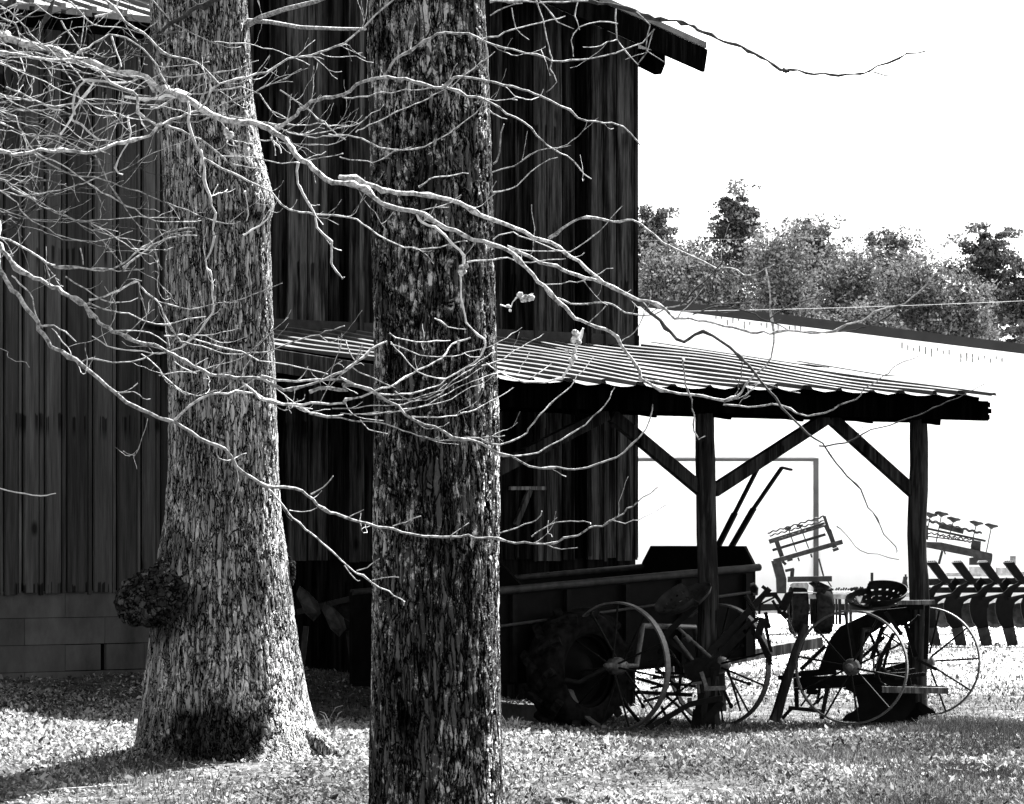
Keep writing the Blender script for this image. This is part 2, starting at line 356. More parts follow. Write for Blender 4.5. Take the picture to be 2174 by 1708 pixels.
def inview(X, Y, m=.25): return np.abs(X) < Y * (1087.0 / F) + m
def scatter(n, y0, y1, pw=1.0):
    u = rng.random(n) ** pw; Y = y0 + (y1 - y0) * u; X = (rng.random(n) * 2 - 1) * (Y * 1087 / F + 1.5); return X, Y
def leaves():
    X1, Y1 = scatter(320000, 24, 34); X2, Y2 = scatter(110000, 34, 62)
    X = np.concatenate([X1, X2]); Y = np.concatenate([Y1, Y2]); n = len(X)
    dens = vnoise(X * 1.6, Y * .7, 9); keep = rng.random(n) < np.clip(2.0 * dens - .5, .10, 1) * (1 - .45 * ss(1.2, 3.0, X) * (1 - ss(29, 33, Y)))
    X, Y = X[keep], Y[keep]; n = len(X)
    sz = rng.uniform(.007, .021, n) * np.where(Y > 40, 1.5, 1) * np.where(rng.random(n) < .04, 1.7, 1); az = rng.uniform(0, 2 * math.pi, n); tilt = rng.normal(0, .5, n); tl2 = rng.normal(0, .5, n)
    ux = np.stack([np.cos(az) * np.cos(tilt), np.sin(az) * np.cos(tilt), np.sin(tilt)], 1)
    uy = np.stack([-np.sin(az) * np.cos(tl2), np.cos(az) * np.cos(tl2), np.sin(tl2)], 1) * .6
    c = np.stack([X, Y, gz(X, Y) + .006 + np.abs(np.sin(tilt)) * sz + np.abs(np.sin(tl2)) * sz * .6], 1); s = sz[:, None]
    fold = rng.uniform(-.3, .3, n)[:, None] * s * np.array([[0, 0, 1]])
    v = np.stack([c - ux * s, c - uy * s + fold, c + ux * s, c + uy * s + fold], 1).reshape(-1, 3); f = np.arange(4 * n).reshape(n, 4)
    tone = np.clip(rng.beta(.75, .95, n) * (.55 + .75 * ss(.3, .7, vnoise(X * .9 + 4, Y * .35, 17))), 0, 1)
    tag(npmesh('leaf_litter', v, f, M['leaf'], tone), 'dry fallen leaves scattered over the yard', 'leaf litter', kind='stuff')
leaves()
def grass():
    X1, Y1 = scatter(360000, 24, 37); X2, Y2 = scatter(90000, 36, 75)
    X = np.concatenate([X1, X2]); Y = np.concatenate([Y1, Y2]); n = len(X)
    dens = vnoise(X * 1.3 + 9, Y * .55, 21) * .7 + .6 * ss(.8, 3.0, X)
    keep = rng.random(n) < np.clip(dens * 1.6 - .3, .08, 1); X, Y = X[keep], Y[keep]; n = len(X)
    gl = vnoise(X * .9 + 2, Y * .4, 31)
    h = rng.uniform(.010, .042, n) * (1 + 1.6 * ss(.62, .95, gl) * rng.random(n)) * np.where(X < 0, .8, 1); w = rng.uniform(.0022, .0045, n) * np.where(Y > 40, 1.6, 1)
    az = rng.uniform(0, 2 * math.pi, n); le = rng.uniform(.1, .9, n) * h
    wx = np.stack([np.cos(az + 1.2), np.sin(az + 1.2), 0 * az], 1) * w[:, None]; ld = np.stack([np.cos(az) * le, np.sin(az) * le, 0 * az], 1)
    b = np.stack([X, Y, gz(X, Y) - .003], 1)
    p1 = b + ld * .35 + np.array([0, 0, 1]) * (h * .6)[:, None]; p2 = b + ld + np.array([0, 0, 1]) * h[:, None]
    v = np.stack([b - wx, b + wx, p1 + wx * .7, p2, p1 - wx * .7], 1).reshape(-1, 3); f = np.arange(5 * n).reshape(n, 5)
    tone = np.clip(rng.beta(.9, 1.3, n) * (.5 + .8 * ss(.3, .7, vnoise(X * 1.7, Y * .6, 44))) * (1 - .5 * ss(1.0, 3.2, X)), 0, 1)
    tag(npmesh('grass', v, f, M['grass'], tone), 'thin pale grass growing through the fallen leaves', 'grass', kind='stuff')
grass()

# ------------------------------------------------------------------ barn
TC = 6.277                      # t of the right front corner of the barn
def gable_h(t): return 5.79 + .22 * (TC - t) if t > 2.2 else 5.79 + .22 * (TC - 2.2) - .22 * (2.2 - t)
def boards(mb, t0, t1, zb, ztop, wmin, wmax, off, r, batten=True, tlo=0., thi=1., gap=.008, strip=False):
    t = t0; n_ = 0
    while t < t1 - .02:
        w = r.uniform(wmin, wmax); narrow = strip and n_ % 2 == 1; w = min(r.uniform(.045, .06) if narrow else w, t1 - t); n_ += 1; tone = r.uniform(tlo, thi) ; d = off + r.uniform(-.006, .006) - (.010 if narrow else 0); a, b = t + gap, t + w - gap
        z0 = zb + r.uniform(-.014, .014); lean = r.uniform(-.004, .004)
        mb.hexa([wall(a, d, z0), wall(b, d, z0 + lean), wall(b, d - .024, z0 + lean), wall(a, d - .024, z0)],
                [wall(a, d, ztop(a)), wall(b, d, ztop(b)), wall(b, d - .024, ztop(b)), wall(a, d - .024, ztop(a))], tone)
        if batten and r.random() < .6:
            bw_ = r.uniform(.035, .055); c = t + w; z1 = zb + r.uniform(-.02, .03); e = d + .019
            if c + bw_ / 2 < t1:
                mb.hexa([wall(c - bw_ / 2, e, z1), wall(c + bw_ / 2, e, z1), wall(c + bw_ / 2, off + .008, z1), wall(c - bw_ / 2, off + .008, z1)],
                        [wall(c - bw_ / 2, e, ztop(c)), wall(c + bw_ / 2, e, ztop(c)), wall(c + bw_ / 2, off + .008, ztop(c)), wall(c - bw_ / 2, off + .008, ztop(c))], r.uniform(tlo, thi))
        t += w
def make_barn():
    root = thing('barn', wall(3, -3, .2), 'tall weathered barn of dark vertical boards on a concrete block base', 'barn')
    r = random.Random(3)
    T0, TW = -5.0, .93
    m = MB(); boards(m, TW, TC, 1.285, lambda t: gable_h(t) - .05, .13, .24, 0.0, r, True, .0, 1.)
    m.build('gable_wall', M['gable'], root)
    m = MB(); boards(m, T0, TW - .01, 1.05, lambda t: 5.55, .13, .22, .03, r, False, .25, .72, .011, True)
    m.build('wing_wall', M['wing'], root)
    # side wall, back and inner shell so that the barn is closed
    m = MB()
    s_ = -9.0
    def quad(a, b, c, d, tone=.3): m.add([a, b, c, d], [(0, 1, 2, 3)], tone)
    m.hexa([wall(T0, -.03, .0), wall(TC - .03, -.03, .0), wall(TC - .03, -.08, .0), wall(T0, -.08, .0)],
           [wall(T0, -.03, 5.4), wall(TC - .03, -.03, 5.4), wall(TC - .03, -.08, 5.4), wall(T0, -.08, 5.4)], .1)
    m.prism([wall(TW, -.03, 5.41), wall(TC - .03, -.03, 5.41), wall(2.2, -.03, gable_h(2.2) - .08), wall(TW, -.03, gable_h(TW) - .08)], D * -.05, .1)
    m.hexa([wall(TC - .001, -.03, 0), wall(TC - .001, s_, 0), wall(TC - .06, s_, 0), wall(TC - .06, -.03, 0)],
           [wall(TC - .001, -.03, 5.45), wall(TC - .001, s_, 5.45), wall(TC - .06, s_, 5.45), wall(TC - .06, -.03, 5.45)], .3)
    m.hexa([wall(T0, s_, 0), wall(TC, s_, 0), wall(TC, s_ - .05, 0), wall(T0, s_ - .05, 0)],
           [wall(T0, s_, 5.4), wall(TC, s_, 5.4), wall(TC, s_ - .05, 5.4), wall(T0, s_ - .05, 5.4)], .3)
    m.hexa([wall(T0, 0, 0), wall(T0 - .05, 0, 0), wall(T0 - .05, s_, 0), wall(T0, s_, 0)],
           [wall(T0, 0, 5.4), wall(T0 - .05, 0, 5.4), wall(T0 - .05, s_, 5.4), wall(T0, s_, 5.4)], .3)
    m.build('back_wall', M['gable'], root)
    # roof: two gable slopes and the wing roof
    m = MB(); eo = TC + .42; hr = gable_h(2.2) + .06
    def slab(p, q, th=.05, tone=.5):
        m.hexa([a - UP * th for a in p], list(p), tone)
    he = hr - .22 * (eo - 2.2)
    slab([wall(2.2, .42, hr), wall(eo, .42, he), wall(eo, s_ - .3, he), wall(2.2, s_ - .3, hr)], None)
    hl = hr - .22 * (2.2 - (TW - .1))
    slab([wall(TW - .1, .42, hl), wall(2.198, .42, hr), wall(2.198, s_ - .3, hr), wall(TW - .1, s_ - .3, hl)], None)
    m.build('roof', M['barnroof'], root)
    m = MB()                                   # wing roof with ribs running down the slope
    t = T0 - .2; WO = .95
    while t < TW - .25:
        a, b = t, min(t + .30, TW - .2)
        for (u0, u1, hh) in ((a, b - .05, 0), (b - .05, b, .03)):
            m.hexa([wall(u0, WO, 5.36 + hh - .03), wall(u1, WO, 5.36 + hh - .03), wall(u1, -5, 7.1 + hh - .03), wall(u0, -5, 7.1 + hh - .03)],
                   [wall(u0, WO, 5.38 + hh), wall(u1, WO, 5.38 + hh), wall(u1, -5, 7.12 + hh), wall(u0, -5, 7.12 + hh)], .5)
        t += .30
    m.build('wing_roof', M['barnroof'], root)
    m = MB()                                   # bargeboard and rafters under the overhang
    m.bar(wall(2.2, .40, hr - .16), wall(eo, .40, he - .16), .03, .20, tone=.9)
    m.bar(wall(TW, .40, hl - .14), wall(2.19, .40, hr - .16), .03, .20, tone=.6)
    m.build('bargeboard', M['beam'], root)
    m = MB()
    m.prism([wall(TC + .004, .01, 5.70), wall(TC + .34, .01, 5.70), wall(TC + .34, .01, 5.59), wall(TC + .29, .01, 5.50), wall(TC + .004, .01, 5.575)], D * -.08, .5)
    m.build('lookout', M['beam'], root)
    for d in (-1.2, -2.4, -3.6, -4.8, -6, -7.2): m = MB(); m.bar(wall(TC + .005, d, he + .0), wall(eo - .05, d, he - .10), .05, .12); m.build('lookout', M['beam'], root)
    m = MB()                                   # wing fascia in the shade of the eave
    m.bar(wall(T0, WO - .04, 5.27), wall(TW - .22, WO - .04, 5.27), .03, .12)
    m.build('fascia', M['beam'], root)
    # block foundation: individual courses with joints
    m = MB(); bl, bh = .80, .2; z = -.6; row = 0
    def course(ta, tb, z0, z1, off, row):
        t = ta - (bl / 2 if row % 2 else 0)
        while t < tb:
            a, b = max(t, ta) + .003, min(t + bl, tb) - .003
            hole = (row == 4 and a < .185 < b)
            if b > a + .02 and not hole:
                m.hexa([wall(a, off, z0 + .002), wall(b, off, z0 + .002), wall(b, off - .15, z0 + .002), wall(a, off - .15, z0 + .002)],
                       [wall(a, off, z1 - .002), wall(b, off, z1 - .002), wall(b, off - .15, z1 - .002), wall(a, off - .15, z1 - .002)], r.uniform(.35, .65))
            elif hole:
                for u, v in ((a, .157), (.217, b)):
                    if v > u: m.hexa([wall(u, off, z0 + .005), wall(v, off, z0 + .005), wall(v, off - .15, z0 + .005), wall(u, off - .15, z0 + .005)],
                           [wall(u, off, z1 - .005), wall(v, off, z1 - .005), wall(v, off - .15, z1 - .005), wall(u, off - .15, z1 - .005)], .5)
            t += bl
    zz = [-.5, -.15, .05, .25, .455, .66, .865, 1.07]
    for i in range(len(zz) - 1): course(T0, TW, zz[i], zz[i + 1], .0, i)
    zz = [-.5, -.12, .08, .28, .48, .68, .88, 1.08, 1.28]
    for i in range(len(zz) - 1): course(TW, TC - .02, zz[i], zz[i + 1], -.035, i)
    m.hexa([wall(T0, -.004, -.5), wall(TC - .03, -.004 - .035, -.5), wall(TC - .03, -.10, -.5), wall(T0, -.10, -.5)],
           [wall(T0, -.004, .0), wall(TC - .03, -.004 - .035, .0), wall(TC - .03, -.10, .0), wall(T0, -.10, .0)], .45)
    m.build('foundation', M['block'], root)
    # barred door fragment under the lean-to, seen as faint rails
    m = MB()
    p0 = on_e(1083, 1037, .03); p1 = on_e(1157, 1037, .03); m.bar(p0, p1, .03, .03, tone=1.)
    p0 = on_e(1095, 1115, .03); p1 = on_e(1125, 1040, .03); m.bar(p0, p1, .03, .05, tone=.5)
    m.build('shelf_bracket', M['greyboard'], root)
make_barn()

# ------------------------------------------------------------------ lean-to
def make_lean():
    TA, TB, L = .547, 6.55, 3.788; HW, HE = 3.125, 2.615
    root = thing('lean_to', wall(3.5, 2.5, 0), 'open lean-to shed with ribbed metal roof on round wooden posts', 'shed')
    def rp(t, d): return wall(t, d, HW + (HE - HW) * d / L)
    # ribbed sheet
    per = .385; prof = ((-.045, .0), (-.036, .028), (-.022, .032), (.02, .032), (.05, .004), (.12, -.002), (.19, -.004), (.26, -.003)); nd = 22
    ts = []; zs = []; k = 0
    while TA + .05 + k * per < TB + .02:
        for dt, z in prof:
            t = TA + .05 + k * per + dt
            if t <= TB: ts.append(t); zs.append(z)
        k += 1
    ts = np.array(ts); nt_ = len(ts) - 1; vs = []; r = random.Random(5)
    for t, z in zip(ts, zs):
        ph = (t - TA - .05) / per * 2 * math.pi; sc_ = .011 * abs(math.cos(ph / 2)) ** 1.6 - .008
        for j in range(nd + 1):
            d = -.02 + (L + .03) * j / nd
            if j == nd: d += .02 * math.sin(t * 9.3) + .012 * math.sin(t * 23)
            p = rp(t, d); sag = .006 * math.sin(j / nd * 9.4 + t * .7) + .006 * math.sin(t * 1.9 + j * .31)
            vs.append((p.x, p.y, p.z + z * (.85 + .3 * math.sin(t * 3.1 + j * .4)) + sag + sc_ * max(0, (j / nd - .88) / .12)))
    v = np.array(vs); n = nd + 1; a = (np.arange(nt_)[:, None] * n + np.arange(nd)[None, :]).ravel()
    f = np.stack([a, a + 1, a + 1 + n, a + n], 1)
    tone = .5 + .22 * (vnoise(np.repeat(ts[:-1] * 1.3, nd), np.tile(np.arange(nd) * .5, nt_), 4) - .5)
    npmesh('roof', v, f, M['roofmetal'], tone, root, smooth=False)
    m = MB()                                # loose ridge flashing strip at the right-hand side, and the wall flashing
    m.bar(rp(TB - .06, .02) + UP * .045, rp(TB - .06, 1.9) + UP * .035, .18, .008, tone=.5)
    m.bar(rp(TB - .08, 1.7) + UP * .06, rp(TB - .02, 2.6) + UP * .04, .16, .008, tone=.5)
    m.bar(rp(TA, -.0) + UP * .05, rp(TC, -.0) + UP * .05, .03, .09, tone=.2)
    m.each('flashing', M['steel'], root)
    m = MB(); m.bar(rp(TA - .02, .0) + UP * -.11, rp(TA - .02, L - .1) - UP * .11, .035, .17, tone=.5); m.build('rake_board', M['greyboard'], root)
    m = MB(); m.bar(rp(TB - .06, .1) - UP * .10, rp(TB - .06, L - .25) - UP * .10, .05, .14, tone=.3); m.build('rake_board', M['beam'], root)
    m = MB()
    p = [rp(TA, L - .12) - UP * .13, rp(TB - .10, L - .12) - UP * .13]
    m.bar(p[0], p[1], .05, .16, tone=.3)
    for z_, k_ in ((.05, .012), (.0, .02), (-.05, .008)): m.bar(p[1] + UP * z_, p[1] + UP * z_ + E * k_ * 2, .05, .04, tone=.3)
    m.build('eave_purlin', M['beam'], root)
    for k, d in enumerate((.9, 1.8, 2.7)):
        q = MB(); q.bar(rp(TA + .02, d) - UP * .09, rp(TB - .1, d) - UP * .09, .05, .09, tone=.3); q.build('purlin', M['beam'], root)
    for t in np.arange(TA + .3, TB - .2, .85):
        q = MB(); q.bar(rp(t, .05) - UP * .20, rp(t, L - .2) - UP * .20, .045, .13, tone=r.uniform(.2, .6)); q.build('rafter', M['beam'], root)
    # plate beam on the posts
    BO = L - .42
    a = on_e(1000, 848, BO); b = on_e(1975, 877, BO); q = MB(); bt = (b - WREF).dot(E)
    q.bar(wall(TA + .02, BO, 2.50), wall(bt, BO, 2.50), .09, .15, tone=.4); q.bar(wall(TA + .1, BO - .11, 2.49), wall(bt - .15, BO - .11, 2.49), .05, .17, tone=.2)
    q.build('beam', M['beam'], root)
    posts = []
    for px in (1497, 1951, 1000):
        c = on_e(px, 900, BO); t = (c - WREF).dot(E); b0 = wall(t, BO, 0); g = gzf(b0.x, b0.y)
        q = MB(); pts = []; rad = []
        rr = random.Random(px)
        for k in range(15):
            z = g - .2 + (2.43 - g + .2) * k / 14
            lean = -.05 * (1 - k / 14) if px == 1497 else .01
            pts.append(b0 + UP * z + E * (-lean + .012 * math.sin(k * .8 + px)) + D * .008 * math.cos(k * 1.1)); rad.append(.074 + .012 * (1 - k / 14) + rr.uniform(-.003, .003))
        q.tube(pts, rad, 14, .6); q.build('post', M['post'], root)
    def brace(x0, y0, x1, y1, w=.10):
        q = MB(); p0 = on_e(x0, y0, BO - .02); p1 = on_e(x1, y1, BO - .02); q.bar(p0, p1, .05, w, up=UP, tone=.45); q.build('brace', M['post'], root)
    brace(1516, 1042, 1757, 886); brace(1762, 886, 1944, 1050); brace(1298, 882, 1490, 1042); brace(1025, 1012, 1288, 878)
make_lean()

# ------------------------------------------------------------------ white metal building and power lines
def make_building():
    Z = 90.0; root = thing('metal_building', (3, 100, 0), 'long low white metal building with dark roof edge behind the shed', 'building')
    XL, XR, XC = -16.5, 13.5, -1.5
    def rh(x): return at(1360, 640, Z).z + .123 * (at(1360, 0, Z).x - x) if x > XC else at(1360, 640, Z).z + .123 * (at(1360, 0, Z).x - XC) - .123 * (XC - x)
    m = MB()
    m.prism([(XL, Z, -.1), (XR, Z, -.1), (XR, Z, rh(XR) - .02), (XC, Z, rh(XC) - .02), (XL, Z, rh(XL) - .02)], (0, .05, 0), .5)
    x = XL + .3
    while x < XR - .1:                      # shallow ribs of the wall sheet
        m.hexa([(x - .02, Z - .006, -.1), (x + .02, Z - .006, -.1), (x + .02, Z + .02, -.1), (x - .02, Z + .02, -.1)], [(x - .02, Z - .006, rh(x - .02) - .04), (x + .02, Z - .006, rh(x + .02) - .04), (x + .02, Z + .02, rh(x) - .04), (x - .02, Z + .02, rh(x) - .04)], .5)
        x += .3
    for xx in (XL, XR):
        m.box((xx, Z + 15.03, (rh(xx)) / 2 - .1), (.05, 29.9, rh(xx) - .2))
    m.box((XC, Z + 30.1, 3), (30, .05, 6))
    m.build('wall', M['white'], root)
    m = MB()
    for s in (1, -1):
        e = XR + .3 if s > 0 else XL - .3
        m.hexa([(XC, Z - .3, rh(XC) + .0), (e, Z - .3, rh(e)), (e, Z + 30.4, rh(e)), (XC, Z + 30.4, rh(XC))],
               [(XC, Z - .3, rh(XC) + .06), (e, Z - .3, rh(e) + .06), (e, Z + 30.4, rh(e) + .06), (XC, Z + 30.4, rh(XC) + .06)])
    m.build('roof', M['trim'], root)
    m = MB()
    for s in (1, -1):
        e = XR + .3 if s > 0 else XL - .3
        m.bar((XC, Z - .32, rh(XC) - .03), (e, Z - .32, rh(e) - .03), .04, .19)
    m.build('rake_trim', M['trim'], root)
    m = MB(); j = at(1732, 980, Z)
    l = at(1290, 980, Z)
    m.box(((l.x + j.x) / 2, Z - .012, j.z / 2 - .05), (j.x - l.x - .1, .03, j.z - .05)); dr = m.build('door', M['white'], root)
    m = MB(); m.box((j.x - .0, Z - .04, j.z / 2), (.10, .08, j.z)); m.box((l.x, Z - .04, j.z / 2), (.10, .08, j.z)); m.box(((l.x + j.x) / 2, Z - .04, j.z + .03), (j.x - l.x + .1, .08, .06))
    m.build('door_frame', M['greytrim'], dr)
    m = MB(); m.box((-1.5, Z - .05, .02), (29.9, .06, .22)); m.build('base_strip', M['trim'], root)
    m = MB(); r = random.Random(4)          # grey strips painting the shadows of the screw rows
    for k in range(34):
        x_, y_ = (1520 + k * 12, 672 + k * 1.2) if k < 16 else (1915 + (k - 16) * 12.5, 729 + (k - 16) * 1.8)
        p = at(x_, y_ + r.uniform(-2, 6), Z - .02); hh = r.uniform(.04, .18)
        if r.random() < .85: m.box((p.x, Z - .018, p.z - hh / 2), (.022, .006, hh))
    m.each('screw_shadow', M['greytrim'], root)
make_building()
def wire(name, x0, y0, Z0, x1, y1, Z1, r, label):
    a, b = at(x0, y0, Z0), at(x1, y1, Z1); pts = []
    for k in range(25):
        s = k / 24; p = a.lerp(b, s); p.z -= .5 * 4 * s * (1 - s) * .6; pts.append(p)
    q = MB(); q.tube(pts, r, 6); o = q.build(name, M['wire'], None, origin=a); tag(o, label, 'power line', 'wires crossing beyond the barn')
wire('power_line', 700, 660, 80, 3300, 560, 80, .0045, 'thin pale wire crossing the treetops just above the white roof edge')
wire('power_line', 700, 512, 110, 3300, 430, 110, .004, 'highest pale wire running in front of the pine crowns')
wire('power_line', 700, 775, 70, 3300, 668, 70, .004, 'lowest thin wire crossing the white wall at far right')

# ------------------------------------------------------------------ far trees
def far_tree(x, ytop, wpx, ybot, Z, kind, label, seed, dens=1.0):
    r = np.random.default_rng(seed); s = F / Z; base = at(x, HZ, Z); base.z = 0; dens = dens * (.85 if kind == 'bushy' else 1)
    root = thing('pine_tree' if kind == 'pine' else 'bare_tree' if kind == 'bare' else 'bushy_tree', (base.x, Z, 0), label, 'tree', 'trees behind the white building')
    top = EYE + (HZ - ytop) / s - (.25 if kind != 'bare' else 0); low = EYE + (HZ - ybot) / s; R = wpx / 2 / s
    m = MB(); pr = random.Random(seed)
    pts = [Vector((base.x + .15 * math.sin(k * 1.3 + seed), Z, -.2 + (top * .96 + .2) * k / 8)) for k in range(9)]
    m.tube(pts, [.20 * (1 - k / 9) + .03 for k in range(9)], 7)
    tb = {'pine': .3, 'bushy': .42, 'bare': .6}[kind] if dens < 1.3 else .3
    nb = (34 if kind == 'pine' else 60) if kind != 'bare' else 130; tips = []
    for k in range(nb):
        hh = low + (top - low) * (k + pr.random()) / nb * .96; u = (hh - low) / (top - low)
        prof = (1 - u) ** .6 * .9 + .12 if kind == 'pine' else math.sin(math.pi * min(1, .18 + .8 * u)) ** .7
        az = pr.uniform(0, 2 * math.pi); ln = R * prof * pr.uniform(.3, 1.15); up = pr.uniform(.15, .8) * ln * (1.6 if kind == 'bare' else 1)
        a = Vector((base.x, Z, hh - up * .6)); b = Vector((base.x + math.cos(az) * ln, Z + math.sin(az) * ln, hh + up * .4)); c = a.lerp(b, .5) + Vector((0, 0, -.1 * ln))
        m.tube([a, c, b], [.05, .032, .012], 4, cap=False); tips.append((c, .6)); tips.append((b, 1.0))
        if kind == 'bare':
            for q in range(5):
                p = a.lerp(b, pr.uniform(.3, 1)); e = p + Vector((pr.uniform(-.6, .6), pr.uniform(-.6, .6), pr.uniform(.2, 1.1)))
                m.tube([p, p.lerp(e, .5) + Vector((pr.uniform(-.1, .1), 0, 0)), e], [.022, .016, .008], 3, cap=False); tips.append((e, .5))
    m.build('trunk', M['farwood'], root)
    cs = []; sz = []; tn = []
    for (p, wgt) in tips:
        for sub_ in range(3 if kind != 'bare' else 2):
            cl = pr.uniform(.18, .55) * wgt * (R / 2.6) ** .5
            n = int((110 if kind == 'pine' else 70 if kind == 'bushy' else 16) * wgt * dens * pr.uniform(.2, 1.5)); t0 = np.clip(tb + r.uniform(-.25, .3), 0, 1)
            ctr = np.array(p) + np.clip(r.normal(0, .36 if kind == 'pine' else .5, 3), -.7, .7) * np.array([1, 1, .7])
            d = np.clip(r.normal(0, 1, (n, 3)), -1.5, 1.5) * np.array([cl * .7, cl * .7, cl * (.35 if kind == 'pine' else .6)]); cs.append(ctr[None] + d); sz.append(r.uniform(.03, .085, n)); tn.append(np.clip(t0 + r.normal(0, .25, n), 0, 1))
    c = np.concatenate(cs); q = np.concatenate(sz); tone = np.concatenate(tn); n = len(c)
    a = r.normal(0, 1, (n, 3)); a /= np.linalg.norm(a, axis=1)[:, None]; b = np.cross(a, r.normal(0, 1, (n, 3))); b /= np.linalg.norm(b, axis=1)[:, None]
    a *= q[:, None]; b *= q[:, None] * .55
    v = np.stack([c - a, c + b, c + a, c - b], 1).reshape(-1, 3)
    npmesh('crown', v, np.arange(4 * n).reshape(n, 4), M['needle'], tone, root)
FT = [(1385, 436, 110, 640, 150, 'pine', 'pine crown rising right beside the barn corner', 1, 1.0),
      (1562, 398, 130, 600, 148, 'pine', 'tallest pine, with ragged top and gaps of sky in its crown', 2, .8),
      (1450, 530, 110, 680, 152, 'bushy', 'low bushy tree between the barn corner and the tallest pine', 3, .8),
      (1505, 600, 130, 720, 146, 'bare', 'twiggy bare tree in front of the tallest pine', 4, .7),
      (1718, 468, 125, 660, 150, 'bushy', 'broad rounded tree just right of the tallest pine', 5, .8),
      (1650, 550, 90, 690, 145, 'bare', 'leafless tree between the tallest pine and the broad rounded tree', 6, .7),
      (1810, 600, 120, 720, 147, 'bare', 'leafless thicket tree in the middle of the row behind the roof', 7, .7),
      (1895, 482, 95, 680, 150, 'bushy', 'narrow tree with a pointed light crown above the roof edge', 8, .7),
      (1960, 610, 120, 740, 146, 'bare', 'low twiggy tree at the dip in the tree line', 9, .7),
      (2100, 478, 150, 720, 150, 'pine', 'large dense dark tree near the right edge of the picture', 10, 1.5),
      (2040, 600, 110, 740, 145, 'bushy', 'low bush tree in front of the large dense dark tree', 11, .8),
      (2190, 560, 110, 730, 148, 'pine', 'tree cut by the right edge of the picture', 12, 1.0),
      (1735, 660, 150, 760, 144, 'bushy', 'low leafy tree just above the roof edge of the white building', 13, .7),
      (1590, 640, 120, 740, 147, 'bushy', 'low leafy tree at the foot of the tallest pine', 14, .8),
      (1850, 665, 130, 760, 144, 'bushy', 'low leafy tree below the pointed light crown', 15, .7),
      (1410, 590, 120, 690, 147, 'bare', 'bare twiggy tree at the barn corner below the pine crown', 16, .7),
      (1780, 545, 70, 700, 152, 'bushy', 'thin young tree between the broad rounded tree and the pointed light crown', 17, .6)]
for a in FT: far_tree(*a)

# ------------------------------------------------------------------ the two big trunks
def trunk(name, mat, Z, rows, root, base_pts, nth, yb, spots, flare=None, seed=1):
    """rows: (y, xl, xr) in frame units, bottom last. Builds a dense closed trunk surface."""
    s = F / Z; rows = sorted(rows); ys = np.array([q[0] for q in rows], float)
    y = np.linspace(ys[0], ys[-1], yb); xl = np.interp(y, ys, [q[1] for q in rows]); xr = np.interp(y, ys, [q[2] for q in rows])
    k = np.exp(-np.linspace(-2, 2, 31) ** 2); k /= k.sum(); pad = lambda a: np.convolve(np.pad(a, 15, 'edge'), k, 'valid')
    xl, xr = pad(xl), pad(xr)
    cx = ((xl + xr) / 2 - W2) / s; rr = (xr - xl) / 2 / s - .008; z = EYE + (HZ - y) / s
    th = np.linspace(0, 2 * math.pi, nth, endpoint=False)
    TH, Zg = np.meshgrid(th, z); RR = np.repeat(rr[:, None], nth, 1); CX = np.repeat(cx[:, None], nth, 1)
    lob = 1 + .035 * np.sin(TH * 2 + Zg * .5 + seed) * np.cos(TH) ** 2 + .02 * np.sin(TH * 5 + Zg * .9)
    fl = np.clip(1 - (Zg - z.min()) / .55, 0, 1) ** 2
    lob = lob + fl * (.12 * np.sin(TH * 5 + seed * 2.1) + .07 * np.sin(TH * 9 + 1)) * (flare or 0)
    lob = lob + .03 * (vnoise(np.cos(TH) * 3 + 9, Zg * 2.2 + np.sin(TH) * 3, seed) - .5)
    X = CX + RR * lob * np.cos(TH); Y = Z + RR * lob * np.sin(TH)
    v = np.stack([X.ravel(), Y.ravel(), Zg.ravel()], 1)
    tone = np.full(X.shape, .5)
    for (sx, sy, rx, ry, amt) in spots:      # dark patches and knots, plus a painted sunlit right side, on the camera-facing bark
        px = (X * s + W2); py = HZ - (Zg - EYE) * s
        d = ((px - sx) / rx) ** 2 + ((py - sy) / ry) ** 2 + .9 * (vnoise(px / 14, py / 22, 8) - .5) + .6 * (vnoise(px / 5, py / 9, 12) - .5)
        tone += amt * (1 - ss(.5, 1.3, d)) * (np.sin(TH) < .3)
    i, j = np.meshgrid(np.arange(nth), np.arange(yb - 1)); a = (j * nth + i).ravel(); b = (j * nth + (i + 1) % nth).ravel()
    f = np.stack([a, a + nth, b + nth, b], 1)
    return npmesh(name, v, f, mat, np.clip(tone, 0, 1).ravel(), root, smooth=True, dom='POINT')

ZL, ZF = 28.0, 22.5
LROWS = [(-700, 330, 480), (-250, 318, 515), (0, 316, 527), (200, 330, 537), (300, 345, 550), (400, 350, 574), (435, 350, 584), (475, 351, 571), (640, 353, 576), (800, 359, 580), (1000, 357, 585),
         (1100, 350, 590), (1180, 336, 603), (1300, 328, 616), (1400, 316, 632), (1500, 303, 650), (1560, 292, 668), (1600, 280, 700), (1625, 262, 730), (1690, 245, 750)]
FROWS = [(-900, 810, 985), (-250, 790, 1018), (0, 783, 1030), (300, 785, 1045), (500, 788, 1051), (700, 791, 1055), (900, 791, 1060), (1100, 786, 1060), (1300, 783, 1060), (1500, 782, 1065), (1708, 779, 1073), (1790, 765, 1090), (1860, 745, 1115)]
lt = thing('oak_tree', (at(470, 0, ZL).x, ZL, gzf(at(470, 0, ZL).x, ZL)), 'thick pale-barked tree with a knobbly burl low on its left side', 'tree')
